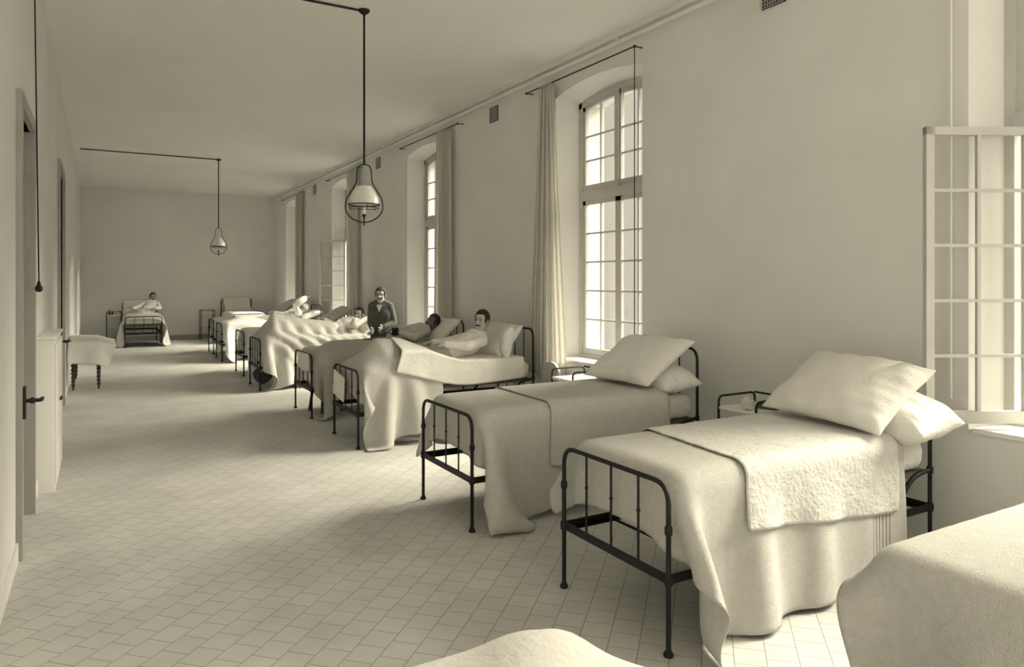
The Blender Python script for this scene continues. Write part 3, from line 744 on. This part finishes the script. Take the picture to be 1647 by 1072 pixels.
def at(k, x, y, z): # point in bed k's frame
    b = beds[k]; return tuple(Matrix.Translation(b.location) @ b.rotation_euler.to_matrix().to_4x4() @ Vector((x, y, z)))

# man standing between the beds
sb = Vector((3.88, 10.86, 0)); fwd = Vector((-.52, -.85, 0)).normalized(); rgt = Vector((fwd.y, -fwd.x, 0)); rgt = Vector((-.85, .52, 0)) # his right hand side
def S(x, y, z): return tuple(sb + rgt * x + fwd * y + Vector((0, 0, z)))
J = dict(base=tuple(sb), pelvis=S(0, 0, .90), chest=S(0, .01, 1.19), neck=S(0, -.005, 1.385), head=S(0, .03, 1.505),
         sh_r=S(.135, 0, 1.33), sh_l=S(-.135, 0, 1.33), el_r=S(.175, -.03, 1.07), el_l=S(-.205, -.01, 1.07), wr_r=S(.10, .18, .98), wr_l=S(-.07, .19, 1.01),
         kn_l=S(-.10, .03, .47), kn_r=S(.10, .02, .47), an_l=S(-.12, -.02, .09), an_r=S(.12, -.02, .09), toe_l=S(-.14, .15, .035), toe_r=S(.14, .15, .035))
stand = person('person', 'moustached man in a dark hospital jacket standing between two beds, hands at his waist', J, (-.50, -.86, -.05), (0, 0, 1), shirt='jacket', curl=(.8, .8), palms=(tuple(rgt * -1), tuple(rgt)), group=None)
# his shirt front and tie
b = bmesh.new(); pts = [Vector(S(x, y, z)) - sb for x, y, z in ((-.045, .120, 1.36), (.045, .120, 1.36), (.022, .136, 1.30), (0, .142, 1.25), (-.022, .136, 1.30))]
vs = [b.verts.new(p) for p in pts]; b.faces.new(vs)
r_ = bmesh.ops.extrude_face_region(b, geom=b.faces[:]); bmesh.ops.translate(b, verts=[v for v in r_['geom'] if isinstance(v, bmesh.types.BMVert)], vec=fwd * .012)
obj('shirt_front', b, M['shirt'], stand)
b = bmesh.new()
for q in range(4): ell(b, Vector(S(.0, .152 if q > 1 else .146, 1.05 - q * .09 + .07)) - sb, (.009, .009, .009), None, 8, 6)
obj('button', b, M['iron'], stand, True)
for s_ in (-1, 1):
    b = bmesh.new(); tp = Vector(S(s_ * .12, .17, .03)) - sb; hp_ = Vector(S(s_ * .12, -.06, .03)) - sb
    cone(b, hp_ + Vector((0, 0, .03)), tp + Vector((0, 0, .015)), .055, .045); remeshed('shoe', b, M['iron'], stand, .012)

# C: propped up patient in white
J = dict(base=at('C', 1.20, .44, .80), pelvis=at('C', 1.24, .44, .93), chest=at('C', 1.47, .43, .99), neck=at('C', 1.62, .42, 1.11), head=at('C', 1.645, .38, 1.262),
         sh_l=at('C', 1.59, .28, 1.03), sh_r=at('C', 1.575, .59, 1.06), el_l=at('C', 1.33, .14, .99), el_r=at('C', 1.33, .74, .99), wr_l=at('C', 1.10, .26, 1.02), wr_r=at('C', 1.10, .62, 1.01),
         kn_l=at('C', .80, .33, .90), kn_r=at('C', .80, .53, .90), an_l=at('C', .42, .34, .87), an_r=at('C', .42, .52, .87), toe_l=at('C', .36, .34, .93), toe_r=at('C', .36, .52, .93))
person('person', 'short-haired moustached patient in a white nightshirt sitting up in bed', J, (-.86, -.46, -.04), (.12, 0, 1), curl=(.35, .35), full=False)
# D: reclining patient with dark face
J = dict(base=at('D', 1.20, .44, .80), pelvis=at('D', 1.28, .44, .91), chest=at('D', 1.55, .44, .99), neck=at('D', 1.73, .44, 1.06), head=at('D', 1.84, .42, 1.135),
         sh_l=at('D', 1.67, .27, 1.03), sh_r=at('D', 1.67, .61, 1.03), el_l=at('D', 1.45, .13, .96), el_r=at('D', 1.45, .75, .96), wr_l=at('D', 1.27, .22, 1.03), wr_r=at('D', 1.22, .62, 1.0),
         kn_l=at('D', .85, .34, .88), kn_r=at('D', .85, .53, .88), an_l=at('D', .45, .34, .86), an_r=at('D', .45, .52, .86), toe_l=at('D', .40, .34, .90), toe_r=at('D', .40, .52, .90))
person('person', 'dark-faced bearded patient in a grey jacket lying back with a dark mug', J, (-.80, -.25, .30), (.55, -.05, .85), skin='skin_dark', shirt='greyshirt', beard=True, curl=(1.0, .4), palms=((0, 1, 0), (0, 0, -1)), full=False)
# E: moustached patient
J = dict(base=at('E', 1.20, .42, .80), pelvis=at('E', 1.28, .42, .90), chest=at('E', 1.52, .42, .97), neck=at('E', 1.68, .41, 1.04), head=at('E', 1.74, .40, 1.145),
         sh_l=at('E', 1.63, .24, 1.01), sh_r=at('E', 1.63, .59, 1.01), el_l=at('E', 1.56, .06, .98), el_r=at('E', 1.40, .72, .95), wr_l=at('E', 1.78, .08, 1.10), wr_r=at('E', 1.18, .60, 1.06),
         kn_l=at('E', .80, .33, .93), kn_r=at('E', .80, .53, .93), an_l=at('E', .42, .34, .90), an_r=at('E', .42, .52, .90), toe_l=at('E', .36, .34, .94), toe_r=at('E', .36, .52, .94))
person('person', 'dark-haired moustached patient in white with one raised hand, beside the standing man', J, (-.72, -.66, .0), (.15, 0, 1), curl=(.5, .4), palms=((-1, 0, 0), (0, 0, -1)), full=False)
# G: bandaged head and raised arm
J = dict(base=at('G', 1.20, .43, .80), pelvis=at('G', 1.30, .43, .90), chest=at('G', 1.56, .43, .94), neck=at('G', 1.74, .42, 1.0), head=at('G', 1.84, .38, 1.075),
         sh_l=at('G', 1.68, .25, .98), sh_r=at('G', 1.68, .60, .98), el_l=at('G', 1.58, .16, 1.20), el_r=at('G', 1.42, .74, .95), wr_l=at('G', 1.80, .13, 1.32), wr_r=at('G', 1.2, .62, 1.0),
         kn_l=at('G', .85, .33, .88), kn_r=at('G', .85, .53, .88), an_l=at('G', .45, .34, .86), an_r=at('G', .45, .52, .86), toe_l=at('G', .40, .34, .90), toe_r=at('G', .40, .52, .90))
pG = person('person', 'patient with a white bandaged head lying in bed with one arm raised', J, (-.80, -.5, .2), (.4, 0, .9), bandage=True, moustache=False, curl=(.3, .4), palms=((-1, 0, 0), (0, 0, -1)), full=False)
# bandage round the raised forearm
b = bmesh.new(); q0 = Vector(at('G', 1.58, .16, 1.18)) - Vector(at('G', 1.20, .43, .80)); q1 = Vector(at('G', 1.84, .13, 1.36)) - Vector(at('G', 1.20, .43, .80))
tube(b, [q0, q0.lerp(q1, .15), q0.lerp(q1, .5), q0.lerp(q1, .85), q1], [.05, .085, .08, .065, .03], 16); o = obj('arm_bandage', b, M['linen'], pG, True); o['label'] = 'thick white bandage'
# L: man propped up in the end wall bed (local y runs towards -x of the ward)
J = dict(base=at('L', 1.15, .3, .80), pelvis=at('L', 1.2, .28, .92), chest=at('L', 1.42, .20, 1.02), neck=at('L', 1.55, .16, 1.14), head=at('L', 1.58, .13, 1.265),
         sh_l=at('L', 1.50, .02, 1.08), sh_r=at('L', 1.52, .34, 1.10), el_l=at('L', 1.25, -.02, .97), el_r=at('L', 1.32, .54, .98), wr_l=at('L', 1.02, .12, .98), wr_r=at('L', 1.10, .64, .98),
         kn_l=at('L', .85, .33, .88), kn_r=at('L', .85, .53, .88), an_l=at('L', .45, .34, .86), an_r=at('L', .45, .52, .86), toe_l=at('L', .40, .34, .90), toe_r=at('L', .40, .52, .90))
person('person', 'dark-haired man in white propped up in the bed against the end wall', J, (.25, -.95, -.05), (.05, .1, 1), curl=(.4, .4), full=False)

# ---------------------------------------------------------------- hanging gas lamps
LX = 2.19
def gas_lamp(y, label):
    t = thing('gas_lamp', label, 'lamp', (LX, y, 0), 0, 'pear-shaped gas lamps hanging from the ceiling')
    z0 = 2.30; hh = .555
    bm = bmesh.new(); tube(bm, [(0, 0, z0 + hh), (0, 0, H - .01)], .0105, 10); obj('pipe', bm, M['iron'], t, True)
    bm = bmesh.new(); lathe(bm, [(.012, H - .05), (.05, H - .02), (.055, H)], 0, 0, 16); obj('ceiling_rose', bm, M['iron'], t, True)
    prof = [(0, 160), (60, 178), (88, 225), (97, 300), (102, 380), (125, 440), (178, 525), (225, 605), (245, 700), (235, 780), (185, 850), (110, 900), (0, 925)]
    k = hh / 765
    right = [(a * k, (925 - b) * k + z0) for a, b in prof]
    pts = right + [(-a, b) for a, b in right[-2:0:-1]]
    dirx = Vector((.8652, -.5014, 0))
    P3 = [dirx * a + Vector((0, 0, b)) for a, b in pts]
    sm = []
    n = len(P3)
    for i in range(n):
        p0, p1, p2, p3 = P3[i - 1], P3[i], P3[(i + 1) % n], P3[(i + 2) % n]
        for s_ in range(4):
            u = s_ / 4; sm.append(.5 * ((2 * p1) + (p2 - p0) * u + (2 * p0 - 5 * p1 + 4 * p2 - p3) * u * u + (3 * p1 - p0 - 3 * p2 + p3) * u ** 3))
    bm = bmesh.new(); tube(bm, sm, .0062, 8, closed=True); obj('hoop', bm, M['iron'], t, True)
    zz = lambda b: (925 - b) * k + z0
    bm = bmesh.new(); lathe(bm, [(95 * k, zz(450)), (150 * k, zz(530)), (190 * k, zz(610)), (203 * k, zz(690)), (200 * k, zz(690)), (186 * k, zz(612)), (146 * k, zz(533)), (91 * k, zz(455))], 0, 0, 32, cap=False)
    obj('lamp_shade', bm, M['opal'], t, True)
    bm = bmesh.new(); tube(bm, [(205 * k * math.cos(a), 205 * k * math.sin(a), zz(692)) for a in [2 * PI * i / 32 for i in range(32)]], .006, 8, closed=True); obj('shade_ring', bm, M['iron'], t, True)
    bm = bmesh.new(); tube(bm, [(195 * k * math.cos(a), 195 * k * math.sin(a), zz(735)) for a in [2 * PI * i / 32 for i in range(32)]], .003, 6, closed=True)
    for i in range(3):
        a = 2 * PI * i / 3 + .4; c_, s_ = math.cos(a), math.sin(a); tube(bm, [(203 * k * c_, 203 * k * s_, zz(692)), (195 * k * c_, 195 * k * s_, zz(735)), (175 * k * c_, 175 * k * s_, zz(760))], .003, 6)
    obj('lower_ring', bm, M['iron'], t, True)
    bm = bmesh.new(); lathe(bm, [(.006, zz(970)), (.009, zz(925)), (.007, zz(880)), (.012, zz(850)), (.022, zz(835)), (.012, zz(815)), (.008, zz(800))], 0, 0, 12); obj('burner', bm, M['iron'], t, True)
    bm = bmesh.new(); lathe(bm, [(.012, zz(815)), (.016, zz(790)), (.010, zz(745)), (.006, zz(735))], 0, 0, 12); obj('mantle', bm, M['opal'], t, True)
    return t
l1 = gas_lamp(6.60, 'nearer and larger of the two hanging gas lamps, opal shade inside a pear-shaped wire hoop')
l2 = dup(l1); l2.location = (2.2, 16.3, 0); l2['label'] = 'small looking gas lamp hanging farther down the ward in front of the end wall'
for y, x1, lab in ((6.60, XL, 'thin gas pipe crossing the ceiling to the nearer lamp'), (16.3, XL + .12, 'thin dark gas pipe crossing the ceiling to the far lamp')):
    bm = bmesh.new(); tube(bm, [(LX, 0, 0), (x1, 0, 0)], .011, 8); o = obj('gas_pipe', bm, M['iron'], None, True); o.location = (0, y, H - .012)
    tag(o, lab, 'pipe', 'gas pipes on the ceiling')

# ---------------------------------------------------------------- wall vents, curtain rods, curtains, cords
def vent(y, label):
    t = thing('wall_vent', label, 'vent', (XR, y, 4.03), 0, 'wall vents between the windows')
    bm = bmesh.new(); box(bm, -.012, 0, -.115, .115, -.105, .105); obj('vent_backing', bm, M['dark_cloth'], t)
    bm = bmesh.new()
    for i in range(9): box(bm, -.018, -.012, -.11 + i * .027, -.104 + i * .027, -.10, .10)
    for i in range(8): box(bm, -.017, -.012, -.11, .11, -.10 + i * .027, -.094 + i * .027)
    obj('vent_grille', bm, M['grey_paint'], t); return t
v0 = vent(8.60, 'dark square wall vent to the left of the big arched window')
for y, lab in ((3.90, 'dark vent cut by the top edge of the picture'), (13.30, 'wall vent just to the right of the top of the nearer lamp hoop'), (18.02, 'smallest looking vent, the one closest to the end wall')):
    v = dup(v0); v.location = (XR, y, 4.03 if y > 4 else 4.06); v['label'] = lab
WN = {2: 'big arched window', 3: 'third window, above the men in bed', 4: 'window with the far open casement', 5: 'last window before the end wall', 1: 'window at the picture edge'}
for i in (1, 2, 3, 4, 5):
    a, b = WIN[i]
    t = thing('curtain_rod', 'thin dark curtain rod over the ' + WN[i], 'rod', (XR - .10, a, 4.07), 0, 'curtain rods over the windows')
    lo, hi = (-.70, .10) if i > 2 else (-.02, .52)
    bm = bmesh.new(); tube(bm, [(0, lo, 0), (0, b - a + hi, 0)], .008, 8); obj('rod', bm, M['iron'], t, True)
    for y in (lo + .02, b - a + hi - .02):
        bm = bmesh.new(); tube(bm, [(0.10, y, .0), (0, y, 0)], .007, 6); ell(bm, (0, y, 0), (.016, .016, .016), None, 8, 6); obj('bracket', bm, M['iron'], t, True)
    bm = bmesh.new(); yc = 0 if i == 2 else b - a + .09
    tube(bm, [(.0 if i == 2 else .07, yc, .0), (.0 if i == 2 else .07, yc, -3.07)], .005 if i != 1 else .009, 6)
    c_ = obj('cord', bm, M['iron'] if i == 2 else M['white_paint'], t, True)
    if i != 2: c_['label'] = 'pale vertical cord'
def curtain(y0t, y1t, y0b, y1b, label, seed=0, zb=.62, folds=9, amp=.045):
    bm = bmesh.new(); nu, nv = 72, 40; rng = random.Random(seed); ph = [rng.uniform(0, 6) for _ in range(4)]
    g = []
    for j in range(nv + 1):
        v = j / nv; z = 4.07 - (4.07 - zb) * v; row = []
        e = v ** 1.1; a = y0t + (y0b - y0t) * e; b = y1t + (y1b - y1t) * e
        for i in range(nu + 1):
            u = i / nu; f = math.sin(2 * PI * folds * u + ph[0] + 1.2 * math.sin(3 * u + ph[1])) + .4 * math.sin(2 * PI * folds * .53 * u + ph[2] + 2 * v)
            y = a + (b - a) * u + .012 * math.sin(2 * PI * folds * 2 * u)
            row.append(bm.verts.new((XR - .10 + f * amp * (.55 + .35 * v) * .7, y, z)))
        g.append(row)
    for r0, r1 in zip(g, g[1:]):
        for i in range(nu): bm.faces.new((r0[i], r0[i + 1], r1[i + 1], r1[i]))
    o = obj('curtain', bm, M['curtain'], None, True, False); s = o.modifiers.new('thickness', 'SOLIDIFY'); s.thickness = .003
    return tag(o, label, 'curtain', 'long white window curtains')
curtain(6.98, 7.26, 6.72, 7.55, 'wide white curtain hanging beside the big arched window, behind the bed heads', 1)
curtain(9.82, 10.30, 9.80, 10.40, 'pale curtain at the edge of the third window, above the men in bed', 2, folds=8, amp=.05)
curtain(14.35, 14.98, 14.32, 15.03, 'pale curtain behind the hanging lamp, beside the far open casement', 3, folds=7)
curtain(19.05, 19.60, 19.02, 19.66, 'far pale curtain at the last window before the end wall', 4, folds=7)

# ---------------------------------------------------------------- night tables
def night_table(loc, rz, label, w=.40, d=.36, h=.86):
    t = thing('night_table', label, 'table', loc, rz, 'iron night tables')
    for x in (0, w):
        for y in (0, d):
            bm = bmesh.new(); tube(bm, [(x, y, 0), (x, y, h - .08)], .010, 8); obj('leg', bm, M['iron'], t, True)
    for z, nm in ((h - .10, 'top_shelf'), (h - .45, 'lower_shelf')):
        bm = bmesh.new(); bbox(bm, -.005, w + .005, -.005, d + .005, z, z + .022, bev=.006); obj(nm, bm, M['white_paint'], t, True)
    bm = bmesh.new()
    for y in (0, d): tube(bm, rounded([(0, y, h - .08), (0, y, h), (w, y, h), (w, y, h - .08)], .05, 5), .009, 8)
    tube(bm, rounded([(w, 0, h - .0), (w, d, h - .0)], .01, 1), .008, 8)
    obj('guard_rail', bm, M['iron'], t, True)
    return t
nt = night_table((4.12, 3.58, 0), 0, 'iron night table between the two nearest whole beds, with a rolled cloth and a book')
for loc, rz, lab in (((3.93, 5.62, 0), 0, 'iron night table with nothing on it, its rails showing below the big arched window'), ((.53, 22.52, 0), PI / 2, 'two-shelf night table against the end wall with small bottles on it'), ((2.93, 22.52, 0), PI / 2, 'two-shelf night table without bottles against the end wall between the two beds'), ((3.98, 10.35, 0), 0, 'iron night table beside the patient with the dark face'), ((3.95, 12.85, 0), 0, 'iron night table beyond the bed with the tented blanket')):
    n_ = dup(nt); n_.location = loc; n_.rotation_euler = (0, 0, rz); n_['label'] = lab
bm = bmesh.new(); tube(bm, [(0, -.13, 0), (0.0, 0, .004), (0, .13, 0)], [.030, .036, .032], 14); tube(bm, [(.035, -.12, -.012), (.035, .13, -.012)], .022, 10)
o = obj('rolled_cloth', bm, M['linen'], None, True); o.location = (4.24, 3.78, .822); o.rotation_euler = (0, 0, -.9); tag(o, 'rolled white cloth on the night table between the two nearest whole beds', 'cloth')
t = thing('book', 'thick dark book lying beside the rolled cloth on the night table', 'book', (4.40, 3.68, .7835), .35)
bm = bmesh.new(); box(bm, -.09, .09, -.065, .065, .006, .036); obj('pages', bm, M['paper'], t)
bm = bmesh.new(); box(bm, -.095, .095, -.07, .07, 0, .006); box(bm, -.095, .095, -.07, .07, .036, .042); box(bm, -.098, -.09, -.07, .07, 0, .042); obj('cover', bm, M['book'], t)
for i, (x, y, h_, r_, m_) in enumerate(((.24, 22.62, .16, .028, 'bottle'), (.31, 22.70, .11, .024, 'bottle'), (.40, 22.63, .09, .030, 'opal'))):
    bm = bmesh.new(); lathe(bm, [(r_ * .9, 0), (r_, .01), (r_, h_ * .6), (r_ * .4, h_ * .75), (r_ * .38, h_ * .95), (r_ * .5, h_)], 0, 0, 14)
    o = obj('bottle', bm, M[m_], None, True); o.location = (x, y, .783); tag(o, ('taller dark bottle on the end wall night table', 'shorter dark bottle on the end wall night table', 'small pale jar on the end wall night table')[i], 'bottle', 'bottles on the end wall night table')

# ---------------------------------------------------------------- covered table with turned legs by the left wall
t = thing('side_table', 'table with dark turned legs under a white cloth by the left wall', 'table', (-.42, 13.2, 0))
bm = bmesh.new(); bbox(bm, .0, .43, .03, 1.57, .72, .745, bev=.004); box(bm, .03, .41, .05, 1.55, .62, .72); obj('table_top', bm, M['wood'], t)
for x in (.06, .41):
    for y in (.06, 1.54):
        bm = bmesh.new(); pr = [(.010, 0), (.016, .02), (.013, .05)]
        z = .05
        for q in range(8): pr += [(.030 + q * .0016, z + .03), (.018 + q * .0012, z + .058)]; z += .062
        pr += [(.034, z + .03), (.034, .64)]
        lathe(bm, pr, x, y, 14); obj('leg', bm, M['wood'], t, True)
tc = drape([(-.01, -.33), (.66, -.33), (.66, 1.75), (-.01, 1.75)], .80, [box_col(.21, .8, .385, .25, .82, .385, .012), floor_col(), lambda P, Q: P[..., 0].__setitem__(P[..., 0] < -.015, -.015)], ye=(0.0, 1.6), ds=.05, seed=41, pin=(.03, .03, 1.5), steps=110, px=.03)
o = cloth_obj('tablecloth', tc, M['linen'], .004); o.location = (-.42, 13.2, 0); tag(o, 'white cloth over the long table by the left wall', 'tablecloth')
# low white cupboard
t = thing('wall_cupboard', 'shallow white painted cupboard standing against the left wall near the lock', 'cupboard', (XL + .002, 6.95, 0))
bm = bmesh.new(); bbox(bm, 0, .13, 0, 1.1, 0, 1.26, bev=.006); obj('cupboard_body', bm, M['white_paint'], t, True)
bm = bmesh.new(); bbox(bm, -.0, .145, -.015, 1.115, 1.26, 1.285, bev=.004); obj('cupboard_top', bm, M['white_paint'], t, True)
for y in (.02, .56):
    bm = bmesh.new(); bbox(bm, .13, .142, y, y + .52, .06, 1.22, bev=.004); dd = obj('door', bm, M['white_paint'], t, True)
    bm = bmesh.new(); ell(bm, (.152, y + (.48 if y < .3 else .04), .7), (.012, .012, .012), None, 10, 8); obj('knob', bm, M['iron'], dd, True)
# bell pull
t = thing('bell_pull', 'long thin cord with a small dark handle hanging by the left wall', 'bell pull', (-.37, 6.02, 0))
bm = bmesh.new(); tube(bm, [(0, 0, 1.74), (-.03, -.02, H)], .005, 6); obj('cord', bm, M['iron'], t, True)
bm = bmesh.new(); lathe(bm, [(.004, 1.745), (.010, 1.735), (.014, 1.71), (.024, 1.70), (.022, 1.675), (.008, 1.665)], 0, 0, 12); obj('handle', bm, M['iron'], t, True)

# ---------------------------------------------------------------- things by the beds
t = thing('chart_board', 'white card hanging on the footboard in front of the peaked blanket', 'card', (2.285, 7.93, .75))
bm = bmesh.new(); box(bm, -.006, 0, -.40, 0, -.27, .0, Matrix.Rotation(math.radians(8), 3, 'X')); obj('card', bm, M['paper'], t)
bm = bmesh.new(); tube(bm, rounded([(-.003, -.10, -.03), (-.003, -.10, .065), (.02, -.10, .072)], .01, 3), .003, 6); obj('hook', bm, M['iron'], t, True)
bm = bmesh.new(); nn = 26; g = []
for j in range(nn + 1):
    v = j / nn; row = []
    for i in range(nn + 1):
        u = i / nn; s_ = v * .62 - .24; dx = -.02 if s_ < 0 else .02
        z = .815 - abs(s_); f_ = .012 * math.sin(u * 17 + v * 4) * min(1, abs(s_) / .1)
        row.append(bm.verts.new(((math.copysign(1, s_) * .02 if abs(s_) > .015 else s_ * 1.3) + f_, .10 + u * (.52 - .1 * v), z + .012 * math.sin(u * 9) * abs(s_) * 4)))
    g.append(row)
for r0, r1 in zip(g, g[1:]):
    for i in range(nn): bm.faces.new((r0[i], r0[i + 1], r1[i + 1], r1[i]))
o = obj('hanging_towel', bm, M['linen'], None, True, False); s = o.modifiers.new('thickness', 'SOLIDIFY'); s.thickness = .004; o.location = beds['D'].location
tag(o, 'pale towel hung over the footboard above the wooden stool', 'towel')
t = thing('stool', 'dark wooden stool with thick legs under the foot of the bed with the grey blanket', 'stool', (2.62, 9.50, 0), .3)
bm = bmesh.new(); bbox(bm, -.16, .16, -.16, .16, .29, .32, bev=.008); obj('seat', bm, M['wood'], t, True)
for x in (-1, 1):
    for y in (-1, 1):
        bm = bmesh.new(); tube(bm, [(x * .155, y * .155, 0), (x * .12, y * .12, .29)], [.016, .022], 8); obj('leg', bm, M['wood'], t, True)
t = thing('cloth_bag', 'dark limp bag hanging under the foot of the bed with the tented blanket', 'bag', (2.30, 12.08, .06))
bm = bmesh.new(); bmesh.ops.create_uvsphere(bm, u_segments=28, v_segments=20, radius=1)
for v in bm.verts:
    x, y, z = v.co; k = 1 - .38 * max(0, z); w_ = .03 * math.sin(9 * y + 4 * z) * (1 - abs(z))
    v.co = Vector((x * .14 * k + w_ * .5, y * .30 * k, (z * .5 + .5) ** .85 * .29 + .0))
obj('bag_body', bm, M['dark_cloth'], t, True, False)
bm = bmesh.new(); tube(bm, rounded([(0, -.06, .27), (-.0, -.05, .31), (0, .05, .31), (0, .06, .27)], .03, 4), .008, 6); obj('strap', bm, M['dark_cloth'], t, True)
t = thing('mug', 'dark mug held at the chest of the dark-faced patient', 'mug', at('D', 1.21, .26, .985))
bm = bmesh.new(); lathe(bm, [(.040, 0), (.046, .005), (.048, .105), (.042, .105), (.040, .012)], 0, 0, 20, cap=False); lathe(bm, [(.040, .004), (.0, .004)], 0, 0, 20, cap=False); obj('cup', bm, M['iron'], t, True)
bm = bmesh.new(); tube(bm, rounded([(-.046, 0, .085), (-.085, 0, .08), (-.085, 0, .03), (-.046, 0, .025)], .02, 4), .006, 8); obj('handle', bm, M['iron'], t, True)
t = thing('chair', 'grey round-backed chair between the curtain and the bed of the short-haired patient', 'chair', (4.22, 6.72, 0))
bm = bmesh.new(); bbox(bm, -.18, .20, -.19, .19, .43, .47, bev=.012); obj('seat', bm, M['wood'], t, True)
for x in (-.16, .17):
    for y in (-.16, .16):
        bm = bmesh.new(); tube(bm, [(x * 1.05, y * 1.05, 0), (x, y, .43)], .015, 8); obj('leg', bm, M['wood'], t, True)
bm = bmesh.new(); prism(bm, [(-.02, 0), (.02, 0), (.02, .01), (-.02, .01)], 0, .01); bm.free()
bm = bmesh.new(); pts = [(-.17, .47)] + [(-.17 * math.cos(a) if True else 0, .70 + .13 * math.sin(a)) for a in [PI * i / 14 for i in range(15)]] + [(.17, .47)]
vs = [bm.verts.new((.17, y, z)) for y, z in pts]; f = bm.faces.new(vs); ex = bmesh.ops.extrude_face_region(bm, geom=[f]); bmesh.ops.translate(bm, verts=[v for v in ex['geom'] if isinstance(v, bmesh.types.BMVert)], vec=(.03, 0, 0))
obj('backrest', bm, M['grey_paint'], t)

# ---------------------------------------------------------------- blanket covered table just below the camera
t = thing('covered_table', 'table whose blanket-covered corner rises from the bottom edge of the picture', 'table', (.17, .62, 0))
bm = bmesh.new(); bbox(bm, 0, .92, 0, .98, .72, .76, bev=.01); obj('table_top', bm, M['wood'], t, True)
for x in (.05, .87):
    for y in (.05, .93):
        bm = bmesh.new(); tube(bm, [(x, y, 0), (x, y, .72)], .025, 10); obj('leg', bm, M['wood'], t, True)
tb = drape([(-.40, -.40), (1.34, -.40), (1.34, 1.40), (-.40, 1.40)], .90, [box_col(.46, .49, .42, .475, .505, .42, .09), cap_col((.3, .35, .62), (.72, .80, .66), .23), floor_col()], ye=(0, .98), ds=.045, seed=50, pin=(.2, .2, .8), px=.2, steps=110)
o = cloth_obj('blanket', tb, M['linen'], .014); o.location = (.17, .62, 0); tag(o, 'fluffy white blanket over the table at the bottom edge of the picture', 'blanket')
